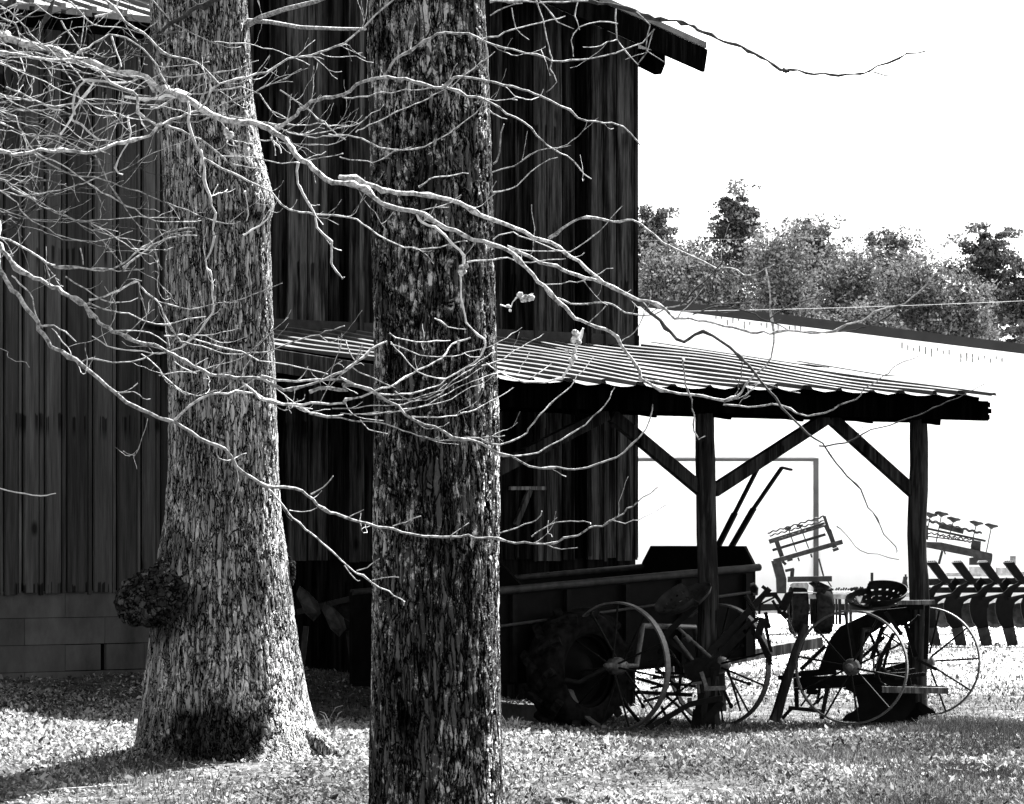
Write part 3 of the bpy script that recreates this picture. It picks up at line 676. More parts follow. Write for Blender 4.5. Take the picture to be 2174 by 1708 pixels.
trunk('trunk', M['bark1'], ZL, LROWS, lt, None, 420, 900,
      [(470, 1560, 95, 75, -.5), (400, 1590, 90, 40, -.35), (545, 1610, 20, 45, -.4), (380, 1170, 40, 45, -.4), (420, 1290, 28, 50, -.35), (365, 690, 16, 30, -.35), (520, 465, 45, 12, -.35), (350, 1330, 35, 40, -.35), (590, 1350, 30, 240, .3), (520, 960, 60, 200, .15)], flare=1.0, seed=1)  # wide foot patch paints the dark of a hollow; tall light patches paint sunlit bark
ft = thing('oak_tree', (at(922, 0, ZF).x, ZF, 0), 'darker lichen-patched tree trunk standing nearest, in the middle', 'tree')
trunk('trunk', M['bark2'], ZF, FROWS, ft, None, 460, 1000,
      [(860, 1520, 14, 45, -.5), (845, 1420, 12, 25, -.4), (905, 240, 20, 22, -.4), (990, 130, 26, 120, .18), (1000, 700, 40, 300, .15), (905, 640, 40, 50, .3), (1000, 1000, 30, 200, .15)], flare=.6, seed=4)  # tall light patches paint the brighter sunlit right side
def make_burl():
    c = at(338, 1268, ZL - .24); s = F / ZL; n = 170; m_ = 110; R = 72 / s
    th = np.linspace(0, 2 * math.pi, n, endpoint=False); ph = np.linspace(.001, math.pi - .001, m_); T, P = np.meshgrid(th, ph)
    dx, dy, dz = np.sin(P) * np.cos(T), np.sin(P) * np.sin(T), np.cos(P)
    bumpy = 1 + .22 * (vnoise(dx * 2.6 + 5, dz * 2.6 + dy * 2, 2) - .5) + .26 * (vnoise(dx * 5 + 5, dz * 5 + dy * 4, 6) - .5) + .10 * (vnoise(dx * 12 + 5, dz * 12 + dy * 9, 7) - .5)
    v = np.stack([c.x + dx * R * 1.0 * bumpy, c.y + dy * R * .9 * bumpy, c.z + dz * R * .80 * bumpy], 2).reshape(-1, 3)
    i, j = np.meshgrid(np.arange(n), np.arange(m_ - 1)); a = (j * n + i).ravel(); b = (j * n + (i + 1) % n).ravel()
    tone = .42 + .5 * (vnoise(dx * 5 + 3, dz * 5 + 7, 9) > .66)
    npmesh('burl', v, np.stack([a, a + n, b + n, b], 1), M['burl'], np.clip(tone, 0, 1).ravel(), lt, smooth=True, dom='POINT')
    for (x_, y_, r_, q_) in ((392, 1262, 62, .03), (375, 1215, 46, .08), (392, 1312, 50, .08), (296, 1276, 48, -.02)):
        cc = at(x_, y_, ZL - .24 + q_); R3 = r_ / s
        v = np.stack([cc.x + dx * R3 * bumpy, cc.y + dy * R3 * .8 * bumpy, cc.z + dz * R3 * bumpy], 2).reshape(-1, 3)
        npmesh('burl', v, np.stack([a, a + n, b + n, b], 1), M['burl'], np.clip(tone, 0, 1).ravel(), lt, smooth=True, dom='POINT')
    # small burl on the right-hand edge and a knee root running to the right
    c2 = at(612, 1215, ZL + .02); R2 = 13 / s
    v = np.stack([c2.x + dx * R2 * bumpy, c2.y + dy * R2 * bumpy, c2.z + dz * R2 * 2.2 * bumpy], 2).reshape(-1, 3)
    npmesh('burl', v, np.stack([a, a + n, b + n, b], 1), M['burl'], np.full(n * m_, .6), lt, smooth=True, dom='POINT')
    for pts, r0 in (([(640, 1545, -.05), (672, 1575, -.18), (705, 1600, -.26), (745, 1622, -.30)], 26), ([(330, 1575, -.15), (300, 1600, -.3), (265, 1618, -.42), (225, 1640, -.5)], 26),
                    ([(560, 1590, -.25), (580, 1620, -.50), (600, 1645, -.75)], 22), ([(420, 1600, -.28), (410, 1632, -.55), (395, 1660, -.8)], 24)):
        q = MB(); pp = [at(x, y, ZL + d) for x, y, d in pts]; k = len(pp); dd = []
        for a_ in range(k - 1):
            for u in range(14): dd.append(pp[a_].lerp(pp[a_ + 1], u / 14))
        dd.append(pp[-1]); q.tube(dd, [r0 / s * (1 - .75 * i_ / len(dd)) for i_ in range(len(dd))], 40, .5)
        q.build('root', M['bark1'], lt)
make_burl()

# ------------------------------------------------------------------ bare branches in front of both trunks
def Z1(p): return [(.336 * x, .336 * y) for x, y in p]
def Z2(p): return [(722 + .336 * x, .336 * y) for x, y in p]
def Z3(p): return [(1443 + .336 * x, .336 * y) for x, y in p]
def Z4(p): return [(.336 * x, 565 + .336 * y) for x, y in p]
def Z5(p): return [(722 + .336 * x, 565 + .336 * y) for x, y in p]
def Z6(p): return [(1443 + .336 * x, 565 + .336 * y) for x, y in p]
def B1(p): return [(.336 * x, 1134 + .336 * y) for x, y in p]
def B2(p): return [(722 + .336 * x, 1134 + .336 * y) for x, y in p]
def B3(p): return [(1443 + .336 * x, 1134 + .336 * y) for x, y in p]
TRX, TRY = -3.3, 20.5
def depth_of(x, y, seed): return 20.3 - .0004 * (x - 400) + .35 * math.sin(x * .004 + seed * 1.7) + .25 * math.sin(y * .006 + seed)
class Limb:
    def __init__(s, seed, mat='limb'): s.mb = MB(); s.seed = seed; s.r = random.Random(seed * 13 + 1); s.mat = mat; s.d0 = 0.
    def line(s, pts, r0, r1=None, twig=1.0, root=False, lump=.12):
        r1 = r0 * .45 if r1 is None else r1
        P3 = [at(x, y, depth_of(x, y, s.seed)) for x, y in pts]
        if root:
            a = P3[0]; P3 = [Vector((TRX, TRY, a.z + .25)), Vector((TRX * .55 + a.x * .45, TRY * .5 + a.y * .5, a.z + .15))] + P3
        n = len(P3); out = []; rad = []
        for i in range(n - 1):      # Catmull-Rom
            p0, p1, p2, p3 = P3[max(i - 1, 0)], P3[i], P3[i + 1], P3[min(i + 2, n - 1)]
            m = max(2, int((p2 - p1).length / .035))
            for k in range(m):
                u = k / m; out.append(.5 * ((2 * p1) + (p2 - p0) * u + (2 * p0 - 5 * p1 + 4 * p2 - p3) * u * u + (3 * p1 - p0 - 3 * p2 + p3) * u ** 3))
        out.append(P3[-1]); m = len(out); sc = 20.3 / F; kx = Vector((0, 0, 0)); amp = .0085 if r0 > 3 else .0065
        for i in range(m):
            u = i / (m - 1); kx = kx * .72 + Vector((s.r.gauss(0, amp), s.r.gauss(0, amp), s.r.gauss(0, amp))) * .6; out[i] = out[i] + kx
            rad.append((r0 + (r1 - r0) * u) * (.62 if r0 < 5 else .78) * sc * (1 + s.r.uniform(-lump, lump) + (s.r.uniform(.3, .9) if s.r.random() < .12 else 0)))
        s.mb.tube(out, rad, 7 if r0 > 3 else 5, s.r.uniform(.3, .8))
        # side twigs
        i = s.r.randint(2, 5)
        while i < m - 2 and twig > 0:
            dens_ = 2.6 if out[i].x < -.75 else 1.25
            if s.r.random() < .85 * min(1, twig * dens_): s.twig(out[i], (out[min(i + 2, m - 1)] - out[i - 1]).normalized(), s.r.uniform(.05, .30) * (1 if twig <= 1 else twig), max(.55, min(1.1, rad[i] / sc * .4)) * sc, 1)
            i += max(1, int(s.r.uniform(3, 9) / max(twig * dens_, .3)))
        return out
    def twig(s, p, d, ln, r, lvl):
        side = 1 if s.r.random() < .62 else -1
        v = (d + Vector((0, s.r.uniform(-.6, .6), side * s.r.uniform(.4, 1.2)))).normalized(); pts = [p]; n = max(4, int(ln / .028)); q = p
        curl = Vector((0, 0, s.r.uniform(-.02, .22)))
        for k in range(n):
            v = (v + curl + Vector((s.r.gauss(0, .2), s.r.gauss(0, .2), s.r.gauss(0, .2)))).normalized(); q = q + v * ln / n; pts.append(q)
        s.mb.tube(pts, [r * (1 - .45 * k / n) * (1.35 if s.r.random() < .18 else 1) for k in range(n)] + [r * 1.1], 4, s.r.uniform(.3, .7), cap=False)
        if lvl > 0 and ln > .13:
            for k in range(s.r.randint(0, 2)):
                i = s.r.randint(1, n - 1); s.twig(pts[i], (pts[i + 1] - pts[i]).normalized(), ln * s.r.uniform(.25, .5), r * .75, lvl - 1)
    def white(s, pts, r0, r1=None, twig=.3):   # dead, bleached hanging twig
        m = s.mb; s.mb = MB(); s.line(pts, r0, r1, twig, lump=.35); q = s.mb; s.mb = m; s.pale = getattr(s, 'pale', []) + [q]
    def lump(s, x, y, w, h):         # papery pale lichen tuft on a branch
        c = at(x, y, depth_of(x, y, s.seed) - .02); sc = 20.3 / F
        for k in range(6):
            s.mb.lathe(c + Vector((s.r.uniform(-w, w) * sc, 0, s.r.uniform(-h, h) * sc)), (s.r.uniform(-1, 1), s.r.uniform(-1, 1), 1), [(-w * sc * .7, .0005), (-w * sc * .3, w * sc * .55), (w * sc * .2, w * sc * .5), (w * sc * .6, .0005)], 7, .9)
    def done(s, root, name='limb'):
        o = s.mb.build(name, M[s.mat], root)
        for q in getattr(s, 'pale', []): q.build('dead_twig', M['bleached'], o)
        return o
bt = thing('bare_tree', (TRX, TRY, gzf(TRX, TRY)), 'leafless pale-twigged tree whose long branches reach across from the left edge', 'tree')
q = MB(); q.tube([Vector((TRX + .04 * math.sin(k), TRY, -.2 + k * .55)) for k in range(13)], [.26 - .012 * k for k in range(13)], 20); q.build('trunk', M['limb'], bt)
L = Limb(1)
L.line(Z1([(-60, 190), (120, 270), (380, 340), (560, 385), (700, 430), (920, 480), (970, 525), (1060, 575), (1160, 615), (1300, 715), (1450, 765), (1620, 800), (1740, 850), (1830, 930), (1900, 1020), (2000, 1090), (2100, 1130), (2174, 1140)]) + Z2([(160, 1185), (250, 1275), (400, 1325), (480, 1335), (560, 1370), (680, 1440), (850, 1510), (1000, 1570), (1080, 1620), (1160, 1690)])
       + Z5([(1250, 100), (1320, 170), (1420, 250), (1520, 350), (1610, 390), (1700, 420), (1760, 480), (1830, 570), (1880, 660), (1950, 720), (2050, 780), (2150, 800)]) + Z6([(150, 820), (280, 860), (350, 840), (440, 740), (560, 570), (590, 450), (575, 330), (560, 200), (550, 20)]), 13, 2.0, .7, True)
L.line(Z6([(270, 868), (420, 895), (600, 880), (750, 910), (860, 920), (970, 890), (1100, 840), (1270, 715), (1460, 620), (1515, 578)]), 3.2, 1.6, .5)
L.white(Z1([(1100, 600), (1190, 610), (1000, 625), (890, 625), (800, 600)]), 6, 4, .3)
L.white(Z5([(1530, 390), (1480, 520), (1470, 620), (1400, 710), (1330, 730), (1180, 735), (1040, 680), (940, 630)]), 4.5, 1.8, .4)
L.lump(1222, 715, 12, 12); L.lump(1212, 760, 10, 15)
L.line(Z6([(20, 570), (30, 640), (70, 790), (95, 900), (95, 1030), (120, 1080), (165, 1080)]), 3.6, 1.5, .3, lump=.3)
L.white(Z2([(480, 1335), (520, 1410), (600, 1450), (700, 1560), (780, 1620), (760, 1700)]) + Z5([(760, 100), (760, 200), (800, 350), (900, 450), (910, 520), (850, 600), (700, 700), (660, 720), (560, 690), (450, 620), (320, 480)]), 4, 1.6, .6)
L.lump(985, 570, 10, 14)
L.white(Z5([(1010, 245), (1080, 250), (1130, 200), (1230, 165)]), 2, 2, 0); L.lump(1115, 632, 13, 6); L.lump(1080, 655, 6, 10)
L.done(bt)
L = Limb(2); LD = Limb(2, 'twigdark')
L.line(Z2([(0, 1125), (200, 1180), (300, 1210), (470, 1230), (560, 1250), (750, 1300), (940, 1370), (1100, 1440), (1320, 1520), (1450, 1620), (1540, 1690)]) + Z5([(1660, 100), (1730, 145), (1850, 200), (2000, 260), (2120, 335)]) + Z6([(0, 330), (170, 350), (290, 390), (400, 415), (640, 415), (900, 410), (1050, 380), (1200, 300), (1420, 210), (1630, 35)]), 6.5, 1.6, .6)
L.line(Z2([(1060, 1560), (1200, 1600), (1330, 1660), (1420, 1700)]) + Z5([(1500, 60), (1610, 95), (1720, 142)]), 5, 4.5, .5)
L.line(Z2([(1320, 1520), (1450, 1430), (1540, 1380), (1650, 1390), (1760, 1400), (1850, 1410), (1950, 1470), (2080, 1570), (2174, 1610)]) + Z6([(180, 20), (330, 30), (460, 70), (590, 0)]), 4.5, 1.8, .5, lump=.3)
L.line(Z5([(1290, 120), (1420, 115), (1560, 85), (1730, 0)]), 2, 1.2, .4); L.line(Z5([(1370, 190), (1450, 220), (1560, 240), (1700, 240), (1760, 280), (1900, 320), (2060, 290), (2174, 240)]), 3.4, 2, .6)
LD.line(Z5([(1800, 180), (1950, 300), (2080, 420), (2174, 480)]) + Z6([(150, 430), (260, 500), (390, 580), (430, 610), (500, 720), (600, 830), (700, 950), (800, 1050), (890, 1125), (980, 1240), (1090, 1360), (1150, 1420), (1200, 1530), (1300, 1700)]) + B3([(1380, 80), (1385, 125)]), 5, 1.2, .35)
LD.line(Z6([(890, 1135), (1060, 1110), (1320, 1000), (1500, 930), (1700, 850), (1930, 750)]), 3, 1.4, .2)
LD.line(Z6([(990, 1655), (1060, 1700)]) + B3([(1150, 100), (1250, 120), (1385, 160)]), 1.6, 1.4, .2)
LD.line(Z6([(0, 250), (80, 170), (210, 40), (330, -130), (375, -270)]), 2.8, 1.5, .2)
LD.line(Z6([(80, 310), (200, 270), (310, 265), (430, 290), (560, 340), (680, 400), (760, 420), (990, 430), (1150, 400), (1300, 340), (1420, 220)]), 2.6, 1.6, .4)
LD.line(Z6([(570, 320), (700, 260), (860, 210), (960, 110), (1160, 5), (1250, -60)]), 2.4, 1.2, .3); LD.line(Z6([(180, 250), (400, 230), (480, 190), (530, 155)]), 2, 1.2, .3)
L.done(bt); LD.done(bt)
L = Limb(3)
L.line(Z1([(-60, 320), (110, 340), (280, 370), (490, 390), (600, 440), (700, 520), (830, 590), (870, 640), (870, 720), (960, 790), (1010, 795), (1180, 720), (1290, 650), (1390, 535), (1650, 450), (1800, 380), (2000, 330), (2174, 260)]) + Z2([(150, 170), (340, 0)]), 5.5, 2.2, .9, True)
L.line(Z1([(-60, 940), (80, 970), (300, 950), (550, 970), (700, 940), (900, 890), (960, 850), (1010, 790)]), 5.5, 4, .8, True)
L.line(Z1([(660, -40), (800, 130), (950, 240), (1070, 350), (1200, 370), (1290, 430), (1390, 535)]), 4.6, 3, .6)
L.white(Z1([(1170, 650), (1190, 780), (1240, 920), (1270, 1000), (1280, 1120), (1320, 1250), (1350, 1350), (1350, 1500), (1340, 1600), (1310, 1700)]) + Z4([(1340, 70), (1330, 200), (1340, 300), (1290, 370), (1220, 440), (1150, 500), (1000, 540), (850, 535), (700, 500), (580, 445)]), 4.4, 2.2, .4)
L.line(Z1([(1280, 1010), (1400, 1080), (1500, 1140), (1700, 1220), (1780, 1290), (1900, 1340), (2174, 1360)]) + Z2([(160, 1420), (300, 1530), (480, 1575), (650, 1550), (800, 1530)]), 4.2, 1.5, .7)
L.line(Z1([(1030, 800), (1200, 860), (1350, 960), (1450, 1030), (1600, 1070), (1700, 1070)]), 4.5, 1.8, .6)
L.white(Z1([(470, 725), (470, 600), (550, 520), (700, 520), (880, 510)]), 4.5, 3, .5); L.white(Z1([(370, 840), (450, 730), (500, 620), (600, 530)]), 4, 4, .4)
L.white(Z1([(810, 730), (820, 830), (770, 960), (740, 1070), (780, 1120)]), 3.6, 2.5, .4)
L.line(Z1([(940, 690), (1010, 680), (1090, 635)]), 4, 4, 0)
L.lump(490, 285, 10, 10)
L.line(Z1([(480, 340), (600, 270), (690, 225), (800, 240), (900, 310), (990, 410), (1040, 500), (1080, 570)]), 3.6, 2.4, .6)
L.line(Z1([(700, 240), (720, 350), (740, 440)]), 3.6, 2.2, .2)
L.white(Z1([(1700, 870), (1760, 930), (1770, 980)]), 3.5, 3, .2); L.white(Z1([(1880, 1020), (1880, 1150), (1900, 1220), (1990, 1350), (2010, 1450), (2090, 1530), (2100, 1700)]), 4.4, 3, .5)
L.line(Z4([(2100, 0), (2150, 60), (2174, 60)]), 3, 2, .3)
L.white(Z1([(1530, 1490), (1620, 1460), (1700, 1390), (1740, 1290)]), 3.2, 2, .3); L.white(Z1([(1550, 1210), (1555, 1310), (1545, 1390)]), 2.6, 1.6, .2)
L.done(bt)
L = Limb(4)
L.line(Z1([(1740, 810), (1900, 690), (2050, 630), (2174, 590)]) + Z2([(150, 510), (300, 480), (500, 520), (640, 545), (720, 480), (810, 490), (1000, 520), (1200, 580), (1300, 630), (1500, 750), (1660, 790), (1830, 850), (1890, 940)]), 5.4, 1.8, .5)
L.line(Z2([(640, 545), (800, 610), (900, 630), (1000, 690), (1120, 750), (1250, 870), (1330, 940), (1400, 980), (1480, 1020), (1530, 1100), (1590, 1130)]), 4.2, 1.5, .5)
L.line(Z2([(310, 460), (400, 350), (560, 250), (720, 205), (840, 220), (920, 270), (1030, 320), (1180, 350), (1300, 380), (1400, 395), (1600, 355), (1780, 330), (1900, 280), (1980, 190)]), 4.2, 1.8, .35, lump=.25)
L.line(Z2([(-60, 850), (140, 880), (250, 930), (470, 940), (600, 890), (760, 800), (880, 680), (940, 500), (930, 300), (870, 180)]), 3, 1.3, .4)
L.line(Z2([(890, 240), (1000, 220), (1200, 150), (1420, 100)]), 2.8, 1.6, .5)
L.line(Z2([(1250, 0), (1290, 130), (1320, 300), (1345, 380), (1335, 450), (1355, 530), (1300, 600)]), 2.2, 1.4, .3)
L.line(Z2([(1745, 60), (1750, 250), (1810, 330), (1880, 420)]), 2.4, 1.6, .4); L.line(Z2([(1750, 150), (1640, 150), (1510, 170), (1460, 250), (1480, 360)]), 2.2, 1.4, .5); L.line(Z2([(1750, 255), (1700, 280), (1620, 300), (1540, 315)]), 2, 1.2, .8)
L.line(Z2([(1880, 80), (1960, 170), (1940, 290), (1960, 340), (2050, 410)]), 2.2, 1.2, .6); L.line(Z2([(1980, 190), (1940, 330), (1870, 390)]), 2, 1.2, .4)
L.line(Z2([(1500, 15), (1480, 100), (1500, 180)]), 2, 1.2, .4)
L.line(Z2([(940, 10), (1100, 20), (1250, 15), (1400, 10), (1560, 0)]), 3, 2.2, .8); L.line(Z2([(950, 100), (1050, 50), (1160, 10)]), 2.4, 1.5, .7); L.line(Z2([(1080, 60), (1110, 180), (1190, 235)]), 2, 1.2, .5); L.line(Z2([(1260, 0), (1380, 150), (1480, 190)]), 2, 1.2, .5)
L.line(Z2([(970, 1040), (1010, 970), (1040, 800)]), 3, 2, .4); L.line(Z2([(970, 1080), (1100, 1040), (1250, 950), (1450, 920)]), 2.2, 1.2, .5); L.line(Z2([(975, 1215), (1090, 1190), (1220, 1090), (1380, 990)]), 2.2, 1.2, .3)
L.line(Z2([(20, 615), (80, 625), (230, 595), (450, 570), (580, 560)]), 2.8, 1.6, .4); L.line(Z2([(500, 1195), (560, 1150), (680, 1110), (820, 1090)]), 2.6, 1.5, .4)
L.line(Z2([(100, 830), (350, 710), (550, 620), (750, 500), (980, 330)]), 2, 1.2, .2); L.line(Z2([(0, 1000), (200, 1020), (330, 960), (450, 930)]), 2, 1.2, .5); L.line(Z2([(970, 1530), (1100, 1480), (1400, 1590), (1560, 1520), (1780, 1310)]), 2, 1.1, .3)
L.line(Z2([(940, 680), (990, 730), (1050, 750)]), 2, 1.4, .3); L.line(Z2([(1060, 1560), (1200, 1590), (1400, 1580)]), 2.4, 1.4, .4)
L.line(Z2([(800, 1650), (900, 1640), (1050, 1630), (1200, 1660), (1420, 1640)]), 2.8, 1.4, .3)
L.done(bt)
L = Limb(5)
L.line(Z1([(-40, 1495), (100, 1530), (200, 1600), (340, 1690)]), 4, 3.4, .5)
L.line([(-20, 505), (5, 525), (38, 560)] + Z4([(200, 50), (330, 120), (450, 210), (540, 260), (600, 340), (720, 420), (850, 480), (1000, 510), (1100, 560), (1250, 640), (1400, 690), (1530, 710), (1660, 710), (1750, 760), (1850, 780), (2000, 750), (2174, 690)]) + Z5([(100, 610), (300, 490)]), 8, 3, .6, True)
L.line(Z4([(1660, 710), (1800, 735), (1950, 725), (2174, 715)]), 4, 3, .5)
L.line(Z4([(1520, 740), (1650, 830), (1750, 870), (1900, 870), (2174, 880)]) + Z5([(0, 870), (150, 840), (270, 790), (500, 660), (640, 590), (710, 490), (830, 450)]), 4.5, 2.6, .5)
L.line(Z4([(1950, 800), (2060, 780), (2174, 790)]) + Z5([(0, 760), (120, 770), (230, 820), (400, 930), (530, 990), (700, 1080), (880, 1120), (1000, 1170), (1090, 1200), (1200, 1260), (1380, 1290), (1480, 1300), (1620, 1260), (1750, 1220), (1890, 1090), (1960, 980), (1995, 870)]), 5, 1.7, .35)
L.line(Z5([(1090, 1205), (1250, 1170), (1400, 1100), (1550, 1000), (1650, 920), (1740, 765)]), 2.8, 1.7, .3)
L.line(Z5([(740, 1090), (880, 1110), (1010, 1140), (1180, 1060), (1290, 920), (1420, 790), (1500, 690), (1610, 575)]), 3.2, 1.5, .3)
L.line(Z5([(0, 700), (100, 740), (230, 800), (400, 800), (520, 790), (800, 650), (980, 540)]), 3, 1.4, .3)
L.line(Z5([(320, 500), (450, 550), (620, 580), (800, 555), (1000, 490), (1140, 395)]), 2, 1.1, .4)
L.line(Z5([(60, 940), (300, 930), (550, 870), (800, 760), (1070, 650)]), 2, 1.1, .4); L.line(Z5([(230, 830), (480, 840), (700, 760), (900, 640)]), 2, 1.1, .3)
L.line(Z5([(900, 640), (1000, 600), (1150, 510), (1300, 440)]), 1.9, 1.2, .3); L.line(Z5([(450, 950), (680, 960), (850, 910), (1000, 840), (1085, 775)]), 2.4, 1.6, .3)
L.line(Z5([(-200, 930), (0, 960), (300, 1000), (540, 1090), (700, 1100), (1040, 1060)]), 2.6, 1.4, .4); L.line(Z5([(130, 970), (180, 1030), (300, 1060)]), 2, 1.2, .2)
L.line(Z5([(1200, 550), (1150, 640), (1100, 700)]), 1.6, 1.4, 0); L.line(Z5([(1330, 615), (1200, 715)]), 1.6, 1.3, .2); L.line(Z5([(30, 470), (60, 560), (95, 605)]), 2.4, 1.4, 0)
L.line(Z5([(310, 430), (420, 480), (560, 490), (700, 470)]), 2.4, 1.4, .6); L.line(Z5([(600, 330), (680, 370), (800, 385)]), 2.4, 1.4, .3)
L.line(Z5([(-50, 900), (100, 900), (250, 880), (400, 870), (560, 820), (680, 740)]), 2, 1.1, .3); L.line(Z5([(80, 650), (160, 690), (240, 740), (350, 780)]), 2.4, 1.5, .4)
L.line(Z5([(350, 790), (450, 850), (600, 820), (750, 700), (880, 600)]), 1.8, 1.1, .2); L.line(Z5([(0, 930), (200, 940), (460, 900), (640, 880), (830, 780), (1000, 680)]), 1.8, 1.1, .3)
L.done(bt)
L = Limb(6)
L.line([(-22, 470), (-8, 520)] + Z4([(12, 30), (60, 130), (150, 250), (250, 390), (330, 500), (480, 610), (600, 680), (730, 790), (900, 910), (1000, 960), (1100, 990), (1250, 1090), (1400, 1170), (1500, 1280), (1640, 1370), (1720, 1400), (1850, 1410), (1950, 1450), (2050, 1530), (2174, 1590)]) + B2([(0, 80), (340, -40), (500, 0), (700, 10), (960, 30), (1170, 60), (1310, 60), (1500, 0)])[1:] + Z5([(1600, 1620), (1720, 1590), (1900, 1470), (2000, 1405)]), 8, 1.6, .35, True)
L.line(Z4([(1110, 980), (1200, 890), (1330, 820), (1430, 800), (1560, 820), (1700, 860), (1850, 880), (2000, 920), (2174, 930)]), 4.6, 2.2, .4)
L.line(Z4([(1690, 1400), (1740, 1470), (1830, 1560), (1950, 1700)]) + B1([(2060, 90), (2174, 190)]) + B2([(100, 230), (200, 290), (340, 390), (410, 410), (425, 440)]), 3.6, 2, .3)
L.line(Z4([(1830, 1550), (1900, 1565), (1990, 1530)]), 1.8, 1.2, 0); L.line(Z4([(1950, 1450), (2040, 1400), (2100, 1335)]), 2.4, 1.8, .1)
L.line(Z5([(1000, 1690), (1160, 1640), (1240, 1600), (1275, 1545)]), 2.4, 1.5, .2); L.line(Z5([(1700, 1610), (1860, 1610), (2045, 1510)]), 1.8, 1.2, .3); L.line(Z5([(1200, 1704), (1370, 1625), (1540, 1610), (1600, 1625)]), 2.2, 1.6, .3)
L.line(B2([(1310, 70), (1400, 105), (1500, 100)]), 1.9, 1.3, .4); L.line(B2([(100, 230), (160, 210), (235, 165)]), 2, 1.4, .1); L.line(B2([(200, 290), (280, 285), (370, 275)]), 1.8, 1.3, .1); L.line(B2([(30, 200), (90, 300), (130, 295)]), 2, 1.4, 0)
L.line(Z5([(340, 1650), (420, 1630), (505, 1575)]), 2, 1.4, .1); L.line(Z5([(20, 1590), (90, 1570), (150, 1540)]), 1.8, 1.4, 0)
L.line(Z4([(730, 790), (850, 795), (900, 840), (950, 840)]), 2, 1.3, .1); L.line(Z4([(510, 610), (580, 595), (780, 600), (1000, 545)]), 3, 1.6, .6); L.line(Z4([(250, 390), (350, 385), (430, 420), (500, 480)]), 2.6, 1.5, .4)
L.line(Z4([(330, 400), (420, 510), (440, 560)]), 2, 1.2, .4); L.line(Z4([(80, 60), (200, 210), (230, 300), (280, 390)]), 2.8, 2, .6)
L.white(Z4([(-260, 1290), (-60, 1365), (100, 1420), (200, 1440), (300, 1440), (360, 1425)]), 3, 2, 0)
L.line(Z4([(-30, 500), (60, 580), (110, 610), (160, 615), (190, 650)]), 2, 1, .2, True)
L.line(Z4([(930, 980), (900, 1080), (850, 1190), (780, 1170)]), 1.3, 1, .2)
L.done(bt)
L = Limb(7)
L.line(Z4([(420, 60), (540, 130), (640, 190), (750, 210), (870, 200)]), 2.8, 1.4, .5); L.line(Z4([(550, 240), (700, 290), (800, 300), (950, 350), (1060, 355), (1300, 320)]), 3, 1.6, .5)
L.line(Z4([(570, 230), (700, 150), (850, 85), (880, 120), (980, 210), (1000, 260), (1060, 350), (1120, 440), (1170, 490)]), 3.4, 2.2, .4); L.line(Z4([(990, 220), (1150, 270), (1310, 240), (1500, 210), (1780, 110)]), 2.2, 1.2, .3)
L.line(Z4([(720, 410), (850, 400), (950, 420), (1060, 500)]), 3, 2, .4); L.line(Z4([(1120, 470), (1270, 500), (1420, 550), (1600, 550), (1880, 470), (2174, 370)]), 2.6, 1.4, .4)
L.line(Z4([(1030, 440), (1150, 450), (1320, 500), (1530, 550), (1640, 600), (1800, 630), (1900, 650), (2060, 690)]), 3, 1.8, .4)
L.line(Z4([(900, 560), (1000, 660), (1100, 760), (1240, 820), (1380, 780)]), 2.6, 1.4, .4); L.line(Z4([(1000, 690), (1130, 660), (1250, 690)]), 2.4, 1.4, .3)
L.line(Z4([(1200, 450), (1350, 430), (1500, 390)]), 2, 1.2, .4); L.line(Z4([(1100, 600), (1200, 660), (1300, 640), (1450, 610), (1600, 520), (1700, 380)]), 2, 1.2, .3)
L.line(Z4([(360, 5), (500, 5), (700, 30), (850, 15), (910, 5)]), 3, 1.6, .5); L.line(Z4([(780, 10), (900, -90), (1050, -170), (1240, -210)]), 4, 2, .5)
L.line(Z1([(0, 600), (300, 660), (560, 650), (830, 640)]), 3, 3, 1.2, True); L.line(Z1([(0, 690), (120, 800), (200, 930), (430, 1080), (600, 1180), (800, 1290), (1000, 1380), (1280, 1420)]), 3.4, 1.6, .8, True)
L.line(Z1([(210, 980), (400, 1080), (650, 1140), (900, 1230), (1100, 1300), (1330, 1390), (1530, 1400)]), 3, 1.4, .7); L.line(Z1([(600, 980), (700, 1200), (800, 1340), (900, 1470), (980, 1560), (1020, 1700)]), 2.8, 1.8, .6)
L.line(Z1([(0, 1200), (150, 1350), (300, 1450), (400, 1500), (550, 1530), (700, 1510), (840, 1460)]), 2.8, 1.4, .6, True); L.line(Z1([(0, 130), (150, 250), (250, 300), (420, 360)]), 4, 2, 1.0, True)
L.line(Z1([(0, 40), (200, 250), (330, 340), (470, 560), (560, 730), (620, 900)]), 3, 1.6, .8, True); L.line(Z1([(380, 130), (480, 280), (530, 420)]), 3, 1.6, .6); L.line(Z1([(400, 330), (530, 520), (700, 570), (950, 600)]), 2.6, 1.4, .8)
L.line(Z1([(430, 0), (560, 130), (760, 170), (950, 240)]), 3, 1.6, .8); L.line(Z1([(600, 100), (730, 60), (780, 10)]), 4, 2, .4); L.line(Z1([(970, 0), (1080, 130), (1150, 180), (1330, 260), (1600, 295), (1800, 350), (1940, 420)]), 2.6, 1.4, .4)
L.line(Z1([(1780, 560), (1950, 700), (2100, 830), (2174, 880)]), 2.8, 2.6, .4); L.line(Z1([(1250, 690), (1500, 630), (1700, 540), (1900, 445)]), 2.8, 1.5, .5); L.line(Z1([(1000, 640), (1380, 590), (1560, 585), (1640, 600), (1700, 690), (1800, 740)]), 3.6, 2.0, .6)
L.line(Z1([(1040, 770), (1250, 775), (1400, 720), (1540, 630), (1700, 520), (1860, 515)]), 2.4, 1.3, .5); L.line(Z1([(1000, 480), (1150, 490), (1400, 460), (1620, 380)]), 2.6, 1.4, .5)
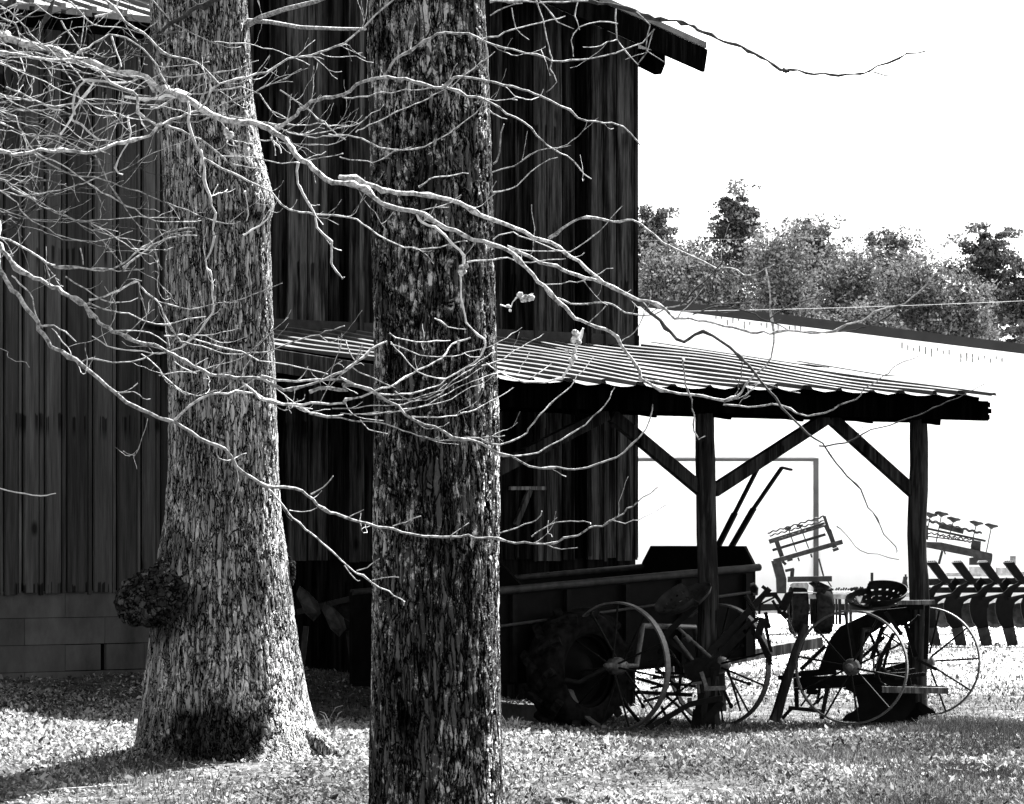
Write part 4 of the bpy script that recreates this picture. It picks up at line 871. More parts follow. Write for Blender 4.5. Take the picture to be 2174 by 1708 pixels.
L.line(Z1([(1380, 980), (1540, 1000), (1700, 1020), (1900, 1020), (2174, 960)]), 2.6, 1.4, .7); L.line(Z1([(1450, 720), (1620, 770), (1760, 810), (1900, 850), (2174, 800)]), 3, 1.6, .6); L.line(Z1([(1800, 830), (2000, 860), (2174, 850)]), 2.4, 2, .5)
L.line(Z1([(1600, 770), (1800, 780), (2000, 790), (2174, 790)]) + Z2([(120, 770), (280, 660)]), 2.4, 1.1, .4); L.line(Z1([(1640, 890), (1800, 910), (2060, 915), (2174, 870)]) + Z2([(170, 740)]), 2.4, 1.1, .4)
L.line(Z1([(340, 1690), (600, 1700), (740, 1690), (860, 1600), (960, 1530), (1040, 1470), (1230, 1440)]), 3.6, 2, .4); L.line(Z1([(40, 550), (180, 600), (330, 680), (440, 730)]), 4, 2, .8)
L.line(Z1([(510, 1570), (520, 1680)]), 2.4, 2, 0); L.line(Z1([(440, 740), (560, 830), (640, 870), (780, 880)]), 4, 3, .6); L.line(Z1([(0, 770), (200, 850), (380, 870), (520, 950)]), 2.4, 1.4, .9)
L.done(bt)
rr_ = random.Random(77)
LA, LB = Limb(10), Limb(12, 'twigdark')
for k in range(34):                          # the fine tangle at the upper left
    y_ = rr_.uniform(10, 470); sl = rr_.uniform(-.28, .55); x_ = -20.0; pts = [(x_, y_)]; st = rr_.uniform(34, 60)
    for q in range(rr_.randint(4, 10)):
        x_ += st; sl += rr_.uniform(-.22, .15); y_ += st * sl; pts.append((x_, y_))
    (LA if k % 2 else LB).line(pts, rr_.uniform(2.2, 4.2), 1.1, .55, True)
LA.done(bt); LB.done(bt)
L = Limb(8, 'limbdark')
L.line(Z1([(1470, -40), (1250, 60), (1080, 150), (960, 240), (800, 340), (740, 400), (640, 430)]), 7, 4, .5); L.line(Z1([(110, 350), (130, 560), (160, 750), (130, 950), (200, 1180), (200, 1290), (80, 1420), (-40, 1500)]), 4.5, 4.5, .8, True, lump=.25)
L.line(Z1([(340, 0), (270, 150), (240, 260)]), 6, 5, .6); L.line(Z1([(180, 1000), (230, 1180), (260, 1250)]), 4, 3, 1., lump=.3); L.line(Z1([(90, 0), (30, 60), (-30, 130)]), 8, 8, .3, False)
L.done(bt)
for pts, r0 in ((Z1([(1540, 175), (1650, 110), (1800, 60), (2000, 10), (2120, -40)]), 6.5), (Z1([(1540, 130), (1700, 140), (1900, 175), (2174, 185)]) + Z2([(160, 185)]), 5.0)):
    # limbs growing from the burl tree itself
    P3 = [at(x, y, ZL - .05 - .25 * i) for i, (x, y) in enumerate(pts)]; q = MB(); q.tube(P3, [r0 * ZL / F * (1 - .5 * i / len(P3)) for i in range(len(P3))], 8); q.build('limb', M['limb'], lt)
# the crooked lichen branch against the sky grows from the middle tree
L = Limb(9, 'limbdark')
s9 = [(1010, -30), (1080, -8)] + Z2([(1200, 0), (1400, -5), (1620, 15), (1800, 60), (1950, 100), (2174, 140)]) + Z3([(100, 165), (250, 230), (400, 300), (490, 345), (560, 385), (640, 435), (700, 452), (820, 460), (1000, 455), (1180, 455), (1250, 410), (1390, 360), (1450, 340), (1560, 325)])
L.line(s9, 5.2, 2.4, .15, lump=.4); L.line(Z3([(1180, 460), (1280, 475), (1400, 485), (1600, 505), (1740, 500)]), 1.8, .6, .1, lump=.4); L.line(Z3([(1560, 325), (1690, 315), (1760, 320)]), 1.4, .8, .2); L.lump(1670, 150, 6, 3)
L.done(ft)

# ------------------------------------------------------------------ machines
def bx(m, x0, y0, x1, y1, wpx, Z0, Z1=None, dep=None, tone=.5):
    Z1 = Z0 if Z1 is None else Z1; a, b = at(x0, y0, Z0), at(x1, y1, Z1); w = wpx * Z0 / F; m.bar(a, b, dep if dep else w, w, up=Vector((0, 1, 0)).cross((b - a).normalized()), tone=tone); return m
def rod(m, pts, rpx, Z, n=8, tone=.5):
    P = [at(p[0], p[1], Z + (p[2] if len(p) > 2 else 0)) for p in pts]; m.tube(P, rpx * Z / F, n, tone); return m
def plate(m, pts, Z, dep, tone=.5):
    m.prism([at(x, y, Z) for x, y in pts], (0, dep, 0), tone); return m
def iron_wheel(root, c, ax, R, width, nsp, hubl, seed):
    m = MB(); m.ring(c, ax, R, width, .014, 64); w = m.build('wheel', M['iron'], root)
    ax = Vector(ax).normalized(); a = ax.cross(UP).normalized(); b = ax.cross(a)
    m = MB(); m.lathe(c, ax, [(-hubl * .62, .001), (-hubl * .62, .026), (-hubl * .5, .032), (-hubl * .3, .034), (-hubl * .24, .062), (-hubl * .1, .068), (hubl * .1, .068), (hubl * .24, .062), (hubl * .3, .036), (hubl * .5, .036), (hubl * .5, .001)], 20); m.build('hub', M['iron'], w)
    for k in range(nsp):
        an = 2 * math.pi * (k + .3 * seed) / nsp; r = a * math.cos(an) + b * math.sin(an); sg = 1 if k % 2 else -1
        m = MB(); m.tube([Vector(c) + r * .05 + ax * sg * hubl * .22, Vector(c) + r * (R - .01)], .0085, 7); m.build('spoke', M['rust'], w)
    return w
def seat(root, pts_top, Z, name='seat'): pass
def pan_seat(root, c, nrm, fwd, L_, W_, mat):
    """stamped implement seat: a dished pan with rows of round holes"""
    c = Vector(c); nrm = Vector(nrm).normalized(); fwd = Vector(fwd); fwd = (fwd - nrm * fwd.dot(nrm)).normalized(); sd_ = nrm.cross(fwd)
    n, mr = 60, 16; holes = [(.55, k * 2 * math.pi / 14) for k in range(14)] + [(.8, (k + .5) * 2 * math.pi / 20) for k in range(20)] + [(.28, k * 2 * math.pi / 7) for k in range(7)]
    vs = []; fs = []
    for j in range(mr + 1):
        for i in range(n):
            an = 2 * math.pi * i / n; rr = j / mr; ex = math.cos(an) * rr; ey = math.sin(an) * rr * (1 - .12 * math.cos(an))
            z = .10 * (rr ** 2.2) * (1.0 if math.cos(an) < .3 else .45) + .02 * (rr > .97)
            vs.append(c + fwd * ex * L_ + sd_ * ey * W_ + nrm * z)
    for j in range(mr):
        for i in range(n):
            rr = (j + .5) / mr; an = 2 * math.pi * (i + .5) / n
            if any((rr - h[0]) ** 2 + (rr * (((an - h[1] + math.pi) % (2 * math.pi)) - math.pi)) ** 2 < .0017 for h in holes): continue
            fs.append((j * n + i, j * n + (i + 1) % n, (j + 1) * n + (i + 1) % n, (j + 1) * n + i))
    m = MB(); m.add(vs, fs, .5); o = m.build('seat', mat, root); md = o.modifiers.new('thick', 'SOLIDIFY'); md.thickness = .006
    return o
# --- manure spreader under the lean-to
def make_spreader():
    off = 2.75; root = thing('manure_spreader', on_e(1330, 1560, off - .6) * 1.0, 'dark old farm wagon box parked under the lean-to roof', 'farm wagon')
    root.location.z = 0
    m = MB()
    A = on_e(985, 1261, off); B = on_e(1604, 1205, off); dn = UP * -.70; wv = D * -1.2
    m.hexa([A, B, B + dn, A + dn], [p - D * .03 for p in (A, B, B + dn, A + dn)], .5)
    far = [p + wv for p in (A, B)]; fu = UP * .02
    m.hexa([far[0] + fu, far[1] + fu, far[1] + dn, far[0] + dn], [p - D * .03 for p in (far[0] + fu, far[1] + fu, far[1] + dn, far[0] + dn)], .6)
    m.hexa([A + dn * .98, B + dn * .98, far[1] + dn * .98, far[0] + dn * .98], [p - UP * .03 for p in (A + dn * .98, B + dn * .98, far[1] + dn * .98, far[0] + dn * .98)], .4)
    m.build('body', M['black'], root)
    m = MB(); m.tube([A + UP * .0 + D * .02, B + D * .02 + E * .02], .03, 12, .8); m.tube([far[0], far[1]], .025, 10, .8); m.build('top_rail', M['steel'], root)
    m = MB(); a, b = B + D * .0, B + wv
    m.prism([a + UP * -.68, a + UP * .03, a + UP * .17 + wv * .08, b + UP * .17 - wv * .08, b + UP * .03, b + UP * -.68], E * -.03, .4); m.build('end_panel', M['black'], root)
    m = MB(); p = on_e(1117, 1250, off - .04); q = p + wv
    m.prism([p - UP * .5, p, p + UP * .27 + wv * .28, q + UP * .27, q - UP * .5], E * -.03, .5); m.build('end_panel', M['black'], root)
    m = MB()
    for x in (1090, 1205, 1330, 1448, 1585):
        t = on_e(x, 1256 - (x - 1060) * .09 + 10, off + .025); m.bar(t, t + UP * -.66, .05, .035, up=D, tone=.9)
    m.each('stake', M['black'], root)
    m = MB(); m.tube([on_e(1062, 1330, off + .05), on_e(1592, 1258, off + .05)], .012, 8, 1.); m.build('side_rod', M['steel'], root)
    m = MB(); m.tube([on_e(x, y, off + .02) for x, y in ((1588, 1245), (1600, 1240), (1607, 1250), (1606, 1262), (1597, 1262))], .013, 8, .8); m.build('hook', M['steel'], root)
    # lug tyre
    c = on_e(1226, 1410, off + .22); c.z = .47; R = .47; w = MB()
    prof = [(-.13, .28), (-.16, .34), (-.15, .41), (-.10, .445), (.10, .445), (.15, .41), (.16, .34), (.13, .28)]
    w.lathe(c, D, prof, 48, .5); a = D.cross(UP).normalized(); b = UP
    for k in range(22):
        an = 2 * math.pi * k / 22; sg = 1 if k % 2 else -1
        for u in range(3):
            a0, a1 = an + u * .10, an + (u + 1) * .10; d0, d1 = sg * (.005 + u * .05), sg * (.06 + u * .05)
            rr0 = R - .0 * u
            p0 = c + (a * math.cos(a0) + b * math.sin(a0)) * (rr0 - .02) + D * d0; p1 = c + (a * math.cos(a1) + b * math.sin(a1)) * (rr0 - .02 - .02 * (u == 2)) + D * d1
            w.bar(p0, p1, .06, .055, up=(a * math.cos(a0) + b * math.sin(a0)), tone=.8)
    tw = MB(); tw.ring(c, D, .29, .18, .03, 40); tw.lathe(c, D, [(.02, .28), (.0, .16), (.05, .12), (.08, .07), (.10, .05), (.10, .001)], 24)
    wheel = tw.build('wheel', M['black'], root); w.build('tyre', M['rubber'], wheel)
    c2 = c - D * 1.72; w2 = MB(); w2.lathe(c2, D, prof, 40, .5); w2.build('wheel', M['rubber'], root)
    m = MB(); m.tube([c, c2], .035, 10); m.build('axle', M['steel'], root)
    m = MB(); m.bar(on_e(1440, 1418, off - .35), on_e(1738, 1364, off - .35), .09, .085, tone=1.); m.bar(on_e(1530, 1405, off - .35) - UP * .02, on_e(1534, 1510, off - .35), .06, .06, tone=.5)
    m.build('tongue', M['greyboard'], root)
    for pts in (((1522, 1165), (1560, 1090), (1609, 994)), ((1548, 1170), (1600, 1080), (1660, 993), (1680, 998))):
        m = MB(); m.bar(on_e(*pts[0], off - .5), on_e(*pts[1], off - .5), .02, .055, up=D, tone=.6); m.bar(on_e(*pts[1], off - .5), on_e(*pts[2], off - .5), .018, .035, up=D, tone=.8)
        if len(pts) > 3: m.bar(on_e(*pts[2], off - .5), on_e(*pts[3], off - .5), .018, .03, up=D, tone=.8)
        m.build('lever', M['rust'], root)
make_spreader()

# --- left riding cultivator with two tall spoked wheels
def add_linkage(root, segs, Zc, seed):
    r = random.Random(seed)
    for (x0, y0, x1, y1, w) in segs:
        m = MB(); z = Zc + r.uniform(-.25, .35); bx(m, x0, y0, x1, y1, w, z, dep=w * Zc / F * r.uniform(.4, 1)); a = at(x1, y1, z); m.lathe(a, (0, 1, 0), [(-.02, .001), (-.02, .018), (.02, .018), (.02, .001)], 8)
        m.build('linkage', M['rust'], root)
def make_cultivator():
    c1, c2 = at(1309, 1414, 34.3), at(1527, 1412, 35.7); R = .485; c1.z = gzf(c1.x, c1.y) + R - .02; c2.z = gzf(c2.x, c2.y) + R - .02
    c1.z = at(1309, 1415, 34.3).z; c2.z = at(1527, 1412, 35.7).z
    root = thing('riding_cultivator', (1.2, 35, 0), 'rusty riding cultivator with tilted perforated seat and two spoked iron wheels', 'farm implement')
    ax = (c2 - c1); ax.z = 0; ax = ax.normalized(); ax = Vector((.62, .785, 0)).normalized()
    iron_wheel(root, c1, ax, R, .055, 11, .22, 1); iron_wheel(root, c2, ax, R * .985, .055, 11, .22, 2)
    Zm = 34.9
    m = MB(); m.tube([c1, c1 + ax * .25 + UP * .0, c1 + ax * .33 + UP * .30, c2 - ax * .33 + UP * .30, c2 - ax * .25, c2], .022, 10, .6); m.build('axle', M['iron'], root)
    pan_seat(root, at(1462, 1288, Zm), (-.48, -.38, .78), (.83, 0, .56), .235, .19, M['steel'])
    m = MB(); bx(m, 1478, 1283, 1410, 1352, 13, Zm, dep=.06); bx(m, 1410, 1352, 1480, 1408, 10, Zm); m.build('seat_spring', M['rust'], root)
    m = MB(); rod(m, [(1442, 1336), (1474, 1365)], 3.2, Zm - .05); rod(m, [(1474, 1365), (1508, 1396)], 3.8, Zm - .05); rod(m, [(1456, 1352), (1466, 1361)], 7, Zm - .05); m.build('turnbuckle', M['iron'], root)
    m = MB(); rod(m, [(1432, 1352), (1478, 1412)], 4.2, Zm - .02); m.build('brace_rod', M['iron'], root)
    m = MB(); bx(m, 1462, 1432, 1612, 1274, 14, Zm, 35.2, dep=.07); bx(m, 1600, 1287, 1634, 1250, 12, 35.2, dep=.05); bx(m, 1618, 1245, 1632, 1256, 7, 35.2); m.build('lever', M['rust'], root)
    m = MB(); bx(m, 1500, 1418, 1592, 1318, 7, Zm - .12); bx(m, 1545, 1380, 1580, 1345, 10, Zm + .1); m.each('lift_arm', M['rust'], root)
    m = MB(); bx(m, 1623, 1264, 1650, 1262, 9, 35.2, dep=.08); bx(m, 1645, 1262, 1662, 1288, 8, 35.2); bx(m, 1615, 1283, 1645, 1268, 4, 35.2); bx(m, 1660, 1295, 1676, 1262, 17, 35.3, dep=.09); bx(m, 1673, 1262, 1684, 1258, 8, 35.3)
    bx(m, 1660, 1300, 1672, 1312, 12, 35.3); m.build('yoke', M['rust'], root)
    m = MB()
    for k in range(9): m.ring(at(1671 + k * 2.2, 1315 + k * 4.6, 35.3), (1, .6 * (-1) ** k, .4), .017, .008, .006, 10)
    m.build('chain', M['iron'], root)
    m = MB(); bx(m, 1580, 1335, 1612, 1312, 6, 35.0); bx(m, 1607, 1358, 1620, 1312, 15, 35.0, dep=.05); bx(m, 1610, 1352, 1636, 1412, 9, 35.0, dep=.03); bx(m, 1622, 1315, 1637, 1385, 7, 35.05, dep=.03); rod(m, [(1612, 1350), (1636, 1392), (1637, 1405)], 3, 34.95); bx(m, 1612, 1305, 1613, 1282, 5, 35.0); m.build('handle', M['rust'], root)
    m = MB()
    for k in range(12): m.ring(at(1583 + k * 1.5, 1266 + k * 2.6, 35.0), (.5, 0, -.8), .018, .007, .007, 12)
    for k in range(10): m.ring(at(1600 + k * 1.2, 1300 + k * 2.4, 35.0), (.4, 0, -.85), .018, .007, .007, 12)
    m.build('spring', M['rust'], root)
    m = MB(); plate(m, [(1452, 1412), (1478, 1398), (1512, 1398), (1530, 1412), (1525, 1436), (1500, 1440), (1478, 1452), (1456, 1440)], Zm - .06, .14); m.build('gear_housing', M['rust'], root)
    m = MB(); bx(m, 1513, 1418, 1514, 1478, 8, Zm - .12); bx(m, 1519, 1425, 1511, 1480, 6, Zm - .16); plate(m, [(1505, 1478), (1532, 1478), (1516, 1510), (1519, 1553), (1510, 1564), (1499, 1562), (1500, 1520)], Zm - .16, .05); m.build('shank', M['rust'], root)
    m = MB(); bx(m, 1490, 1470, 1478, 1520, 12, Zm - .1, dep=.04); plate(m, [(1472, 1505), (1488, 1515), (1487, 1548), (1467, 1546)], Zm - .1, .05); m.build('shank', M['rust'], root)
    m = MB(); bx(m, 1374, 1548, 1464, 1496, 11, Zm - .3, Zm - .2, dep=.06); bx(m, 1464, 1496, 1534, 1482, 12, Zm - .2, dep=.06); bx(m, 1498, 1530, 1532, 1490, 16, Zm - .18, dep=.05); m.build('gang_beam', M['rust'], root)
    m = MB(); bx(m, 1489, 1427, 1500, 1460, 8, Zm - .2, tone=1.); bx(m, 1495, 1463, 1542, 1461, 9, Zm - .2, tone=.8); bx(m, 1470, 1452, 1490, 1450, 6, Zm - .2); rod(m, [(1481, 1450), (1484, 1472)], 3.5, Zm - .2); rod(m, [(1464, 1482), (1464, 1494)], 5, Zm - .2); m.build('clamp', M['iron'], root)
    m = MB(); bx(m, 1390, 1428, 1470, 1432, 6, Zm + .1); bx(m, 1350, 1470, 1470, 1476, 8, Zm + .15); rod(m, [(1408, 1408), (1425, 1400), (1432, 1396), (1428, 1392), (1405, 1398), (1375, 1405)], 2, Zm); bx(m, 1350, 1440, 1420, 1460, 7, Zm + .2); m.each('frame', M['rust'], root)
    m = MB(); rod(m, [(1440, 1480), (1395, 1520), (1370, 1545)], 3, Zm - .1); rod(m, [(1300, 1440), (1330, 1500), (1360, 1535)], 4, Zm + .3); rod(m, [(1285, 1420), (1230, 1450), (1200, 1445)], 6, 34.2); rod(m, [(1405, 1470), (1440, 1500), (1475, 1545)], 3, Zm + .1); rod(m, [(1420, 1380), (1448, 1420), (1440, 1470)], 3.5, Zm + .05); rod(m, [(1380, 1462), (1430, 1452), (1478, 1458)], 3, Zm); rod(m, [(1545, 1420), (1560, 1470), (1572, 1510)], 2.5, Zm + .2); m.each('draft_rod', M['rust'], root)
    return root
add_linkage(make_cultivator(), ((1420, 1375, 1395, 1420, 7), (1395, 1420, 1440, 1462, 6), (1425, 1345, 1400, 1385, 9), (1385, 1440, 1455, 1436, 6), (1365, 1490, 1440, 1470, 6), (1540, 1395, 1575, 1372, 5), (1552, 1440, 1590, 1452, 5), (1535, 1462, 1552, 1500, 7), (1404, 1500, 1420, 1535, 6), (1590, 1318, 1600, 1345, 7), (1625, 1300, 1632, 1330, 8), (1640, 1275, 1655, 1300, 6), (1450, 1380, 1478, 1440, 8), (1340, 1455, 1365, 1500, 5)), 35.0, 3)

# --- right riding plow
def make_plow():
    c1, c2 = at(1808, 1417, 35.7), at(1967, 1405, 37.5); R = .447; root = thing('riding_plow', (3.0, 36.5, 0), 'dark riding plow with flat perforated seat, grey footboards and two spoked iron wheels', 'farm implement')
    ax = Vector((.27, .963, 0)).normalized(); iron_wheel(root, c1, ax, R, .05, 10, .22, 1); iron_wheel(root, c2, ax, R, .05, 10, .24, 3)
    Zm = 36.4
    m = MB(); m.tube([c1, c1 + ax * .3, c1 + ax * .42 + UP * .28, c1 + ax * .75 + UP * .28], .024, 10); m.build('axle', M['rust'], root)
    m = MB(); m.tube([c2 + ax * .1, c2 - ax * .35], .035, 10); bx(m, 1880, 1425, 1968, 1398, 13, 37.0, dep=.07); m.build('axle', M['rust'], root)
    pan_seat(root, at(1862, 1284, Zm), (-.06, -.40, .91), (-1, 0, .1), .25, .2, M['rust'])
    pl = [(1738, 1424), (1752, 1385), (1766, 1352), (1785, 1330), (1812, 1318), (1840, 1305), (1862, 1296), (1925, 1290), (1930, 1312), (1880, 1326), (1850, 1346), (1833, 1372), (1824, 1402), (1818, 1424)]
    m = MB(); plate(m, pl, Zm - .05, .06); m.build('seat_bracket', M['black'], root)
    m = MB(); bx(m, 1904, 1280, 1984, 1279, 9, 36.3, tone=.9, dep=.10); m.build('footboard', M['greyboard'], root)
    m = MB(); bx(m, 1872, 1464, 2012, 1467, 13, 36.2, tone=.9, dep=.10); bx(m, 1900, 1456, 2008, 1460, 5, 36.4, tone=.2); m.build('footboard', M['greyboard'], root)
    m = MB(); bx(m, 1968, 1285, 1965, 1400, 9, 36.6, dep=.03); bx(m, 1921, 1320, 1944, 1395, 9, 36.6, dep=.03); bx(m, 1906, 1290, 1960, 1288, 12, 36.5); bx(m, 1900, 1330, 1935, 1300, 10, 36.5); plate(m, [(1890, 1288), (1932, 1284), (1934, 1318), (1915, 1330), (1892, 1322)], 36.5, .05); m.build('seat_post', M['black'], root)
    # rough timber leaning at the left
    m = MB(); pts = [at(x, y, 35.9) for x, y in ((1711, 1326), (1702, 1352), (1690, 1385), (1678, 1420), (1668, 1452), (1658, 1485), (1650, 1515), (1643, 1532))]
    m.tube(pts, [.034, .036, .038, .038, .042, .041, .045, .046], 10, .8); m.build('tongue', M['post'], root)
    m = MB(); bx(m, 1652, 1440, 1700, 1432, 9, 36.0); bx(m, 1685, 1452, 1930, 1440, 26, Zm, dep=.12); bx(m, 1700, 1432, 1775, 1424, 14, Zm, dep=.1); plate(m, [(1715, 1455), (1738, 1466), (1734, 1476), (1712, 1474)], Zm - .1, .05); m.build('beam', M['black'], root)
    m = MB(); bx(m, 1700, 1422, 1752, 1372, 8, Zm, dep=.05); bx(m, 1826, 1400, 1878, 1352, 7, Zm + .1); bx(m, 1858, 1420, 1898, 1345, 8, Zm + .2, dep=.03); bx(m, 1850, 1400, 1875, 1330, 9, Zm + .15, dep=.03); bx(m, 1802, 1322, 1816, 1402, 9, Zm - .2); bx(m, 1810, 1402, 1828, 1400, 14, Zm - .2); m.each('frame', M['rust'], root)
    m = MB(); bx(m, 1758, 1455, 1744, 1527, 9, 36.2, dep=.02, tone=.9)
    m.build('standard', M['rust'], root)
    m = MB(); bx(m, 1690, 1460, 1692, 1502, 9, 36.2, dep=.03); bx(m, 1674, 1503, 1742, 1510, 8, 36.2, dep=.06, tone=1.); bx(m, 1660, 1526, 1680, 1505, 7, 36.2, dep=.04); bx(m, 1718, 1505, 1748, 1478, 5, 36.3); m.build('foot_rest', M['rust'], root)
    # two plow bottoms: share and curved mouldboard
    def bottom(off, Zb):
        m = MB(); o = [(1788, 1462), (1806, 1468), (1818, 1480), (1822, 1500), (1810, 1510), (1794, 1518), (1784, 1530), (1850, 1534), (1912, 1534), (1946, 1532), (1948, 1510), (1952, 1490), (1962, 1502), (1984, 1510), (1984, 1514), (1972, 1516), (1958, 1516), (1944, 1500), (1935, 1478), (1900, 1462), (1850, 1450)]
        vs = []
        for x, y in o: p = at(x + off, y, Zb); bend = ((y - 1450) / 90.) ; vs.append(p + Vector((0, -.10 * bend, 0)))
        m.prism(vs, (0, .03, 0)); return m
    bottom(0, 36.3).build('plow_bottom', M['black'], root)
    m = MB(); plate(m, [(1840, 1455), (1945, 1455), (1940, 1532), (1838, 1532)], 36.5, .06); m.build('landside', M['black'], root)
    m = MB(); m.lathe(at(1872, 1428, 36.3), (.3, .95, 0), [(-.02, .001), (-.02, .03), (0, .045), (.02, .03), (.02, .001)], 20); bx(m, 1860, 1440, 1870, 1400, 10, 36.3); rod(m, [(1868, 1415), (1862, 1430), (1868, 1448), (1880, 1456)], 3, 36.2); m.build('coulter_fork', M['rust'], root)
    m = MB(); rod(m, [(1890, 1415), (1900, 1430), (1910, 1455)], 5, 36.6); bx(m, 1936, 1420, 1942, 1455, 12, 36.6, dep=.05); bx(m, 1880, 1432, 1930, 1424, 12, 36.8, tone=.9); m.build('lever', M['rust'], root)
    return root
add_linkage(make_plow(), ((1760, 1400, 1800, 1345, 7), (1840, 1330, 1870, 1400, 6), (1895, 1345, 1875, 1420, 6), (1900, 1440, 1960, 1432, 8), (1945, 1400, 1985, 1420, 6), (1745, 1440, 1735, 1490, 6), (1830, 1440, 1900, 1470, 7), (1920, 1335, 1950, 1310, 6), (1880, 1300, 1912, 1345, 8), (1700, 1500, 1730, 1460, 4)), 36.5, 5)

# --- folded field cultivator behind
def make_field_cultivator():
    Z = 69.0; root = thing('field_cultivator', (at(1780, 0, Z).x, Z, 0), 'modern folded cultivator with a raised roller basket and gauge tyres, seen between the posts', 'farm implement')
    P = lambda x, y: (1600 + .2851 * x, 1078 + .2851 * y)
    def B(m, x0, y0, x1, y1, w, dz=0., dep=None, tone=.5): a, b = P(x0, y0), P(x1, y1); return bx(m, a[0], a[1], b[0], b[1], w * .2851, Z + dz, dep=dep, tone=tone)
    m = MB()
    B(m, 115, 255, 530, 125, 34, .0); B(m, 140, 318, 535, 200, 20, .12); m.build('basket_tube', M['steel'], root)
    m = MB()
    for (a, b, c, d, dz) in ((105, 190, 525, 65, -.2), (165, 240, 530, 135, -.3), (120, 210, 520, 100, .3)):
        pa, pb = P(a, b), P(c, d); pts = [at(pa[0] + (pb[0] - pa[0]) * k / 40, pa[1] + (pb[1] - pa[1]) * k / 40 + 1.6 * math.sin(k * 1.25), Z + dz + .02 * math.cos(k * 1.25)) for k in range(41)]
        m.tube(pts, .012, 5)
    m.build('twisted_bar', M['steel'], root)
    m = MB(); B(m, 165, 235, 210, 365, 34, 0, .04); B(m, 525, 65, 560, 170, 22, 0, .04); B(m, 560, 165, 605, 300, 34, 0, .04); B(m, 530, 130, 590, 260, 20, .1, .04); B(m, 590, 320, 632, 305, 22, 0, .06); m.each('end_plate', M['steel'], root)
    m = MB(); B(m, 150, 402, 660, 255, 34, 0, .16, .6); B(m, 330, 372, 340, 400, 12); B(m, 425, 345, 434, 372, 12); B(m, 215, 400, 240, 425, 20); B(m, 250, 395, 290, 385, 18); m.build('wing_beam', M['steel'], root)
    m = MB()
    for (a, b, c, d) in ((258, 155, 318, 330), (345, 135, 410, 305)):
        B(m, a, b, c, d, 8); B(m, a - 25, b + 5, a + 22, b - 2, 18)
    m.build('rod', M['steel'], root)
    m = MB(); a = [P(*q) for q in ((132, 398), (205, 395), (245, 530), (243, 640), (172, 640), (168, 530))]; plate(m, a, Z, .12, .6); m.build('wing_arm', M['steel'], root)
    m = MB(); B(m, 235, 472, 300, 458, 20); B(m, 290, 455, 285, 515, 28); B(m, 485, 380, 520, 510, 12, .3); m.build('bracket', M['steel'], root)
    m = MB(); B(m, 255, 535, 580, 530, 40, 0, .2, .5); B(m, 540, 530, 580, 590, 8); m.build('hydraulic_box', M['steel'], root)
    m = MB(); a = [P(*q) for q in ((270, 575), (300, 560), (400, 560), (410, 580), (405, 612), (300, 612))]; plate(m, a, Z - .05, .3, .9); m.build('tray', M['paleSteel'], root)
    m = MB()
    for k in range(5):
        pts = [P(410 + 8 * k, 565 + 6 * k), (P(470, 560 - 10 + 12 * k)), P(540, 580 + 8 * k), P(595, 612)]; m.tube([at(x, y, Z - .05 * k) for x, y in pts], .012, 6)
    m.build('hose', M['rubber'], root)
    m = MB(); B(m, 240, 632, 1160, 632, 8, .1, .6, 1.); B(m, 290, 662, 690, 664, 34, -.05, .15, .9); B(m, 690, 660, 1160, 650, 30, .1, .15, .8); B(m, 240, 650, 300, 655, 40); m.build('frame', M['paleSteel'], root)
    for cx_ in (330, 516):
        p = P(cx_, 790); c = at(p[0], p[1], Z + (.1 if cx_ < 400 else .0)); c.z = .36; m = MB(); m.lathe(c, (1, .08, 0), [(-.10, .16), (-.13, .26), (-.12, .34), (-.08, .37), (.08, .37), (.12, .34), (.13, .26), (.10, .16)], 28); w = m.build('gauge_tyre', M['rubber'], root)
    m = MB()
    for x in (395, 430, 455, 590, 615, 640, 690, 720): B(m, x, 680, x + 3, 870, 14 if x % 2 else 22, .3, .08, .4)
    B(m, 380, 790, 700, 795, 12, .35); B(m, 380, 745, 560, 740, 10, .5); B(m, 590, 790, 690, 800, 14, .4, tone=1); B(m, 190, 905, 330, 905, 10, .5); m.build('tine', M['steel'], root)
    m = MB(); B(m, 881, 485, 881, 570, 20); B(m, 850, 588, 916, 588, 44); m.build('jack', M['steel'], root)
    m = MB(); a = [P(*q) for q in ((1118, 515), (1148, 515), (1142, 545), (1152, 600), (1085, 600), (1112, 555))]; plate(m, a, Z, .1); B(m, 1132, 497, 1132, 515, 14); m.build('valve', M['steel'], root)
    m = MB()
    for k in range(7): B(m, 720 + k * 14, 600 + 8 * math.sin(k * 2), 735 + k * 14, 612 + 9 * math.cos(k * 3), 20, -.05)
    for k in range(6): B(m, 610 + k * 18, 615, 622 + k * 18, 600 + 6 * math.sin(k * 4), 12, -.05, tone=.8)
    for k in range(4): B(m, 1010 + k * 18, 600, 1030 + k * 18, 575 + 10 * math.sin(k * 2), 9, -.05)
    m.build('coupling', M['steel'], root)
    # the other, right-hand wing with its basket and depth rods
    P2 = lambda x, y: (1895.7 + .2139 * x, 1061 + .2139 * y)
    def C(m, x0, y0, x1, y1, w, dz=0., dep=None, tone=.5): a, b = P2(x0, y0), P2(x1, y1); return bx(m, a[0], a[1], b[0], b[1], w * .2139, Z + dz, dep=dep, tone=tone)
    m = MB(); C(m, 280, 275, 920, 412, 22); C(m, 300, 360, 780, 420, 12, .2); C(m, 460, 262, 700, 320, 46, .3, tone=1.); m.build('basket_tube', M['steel'], root)
    m = MB()
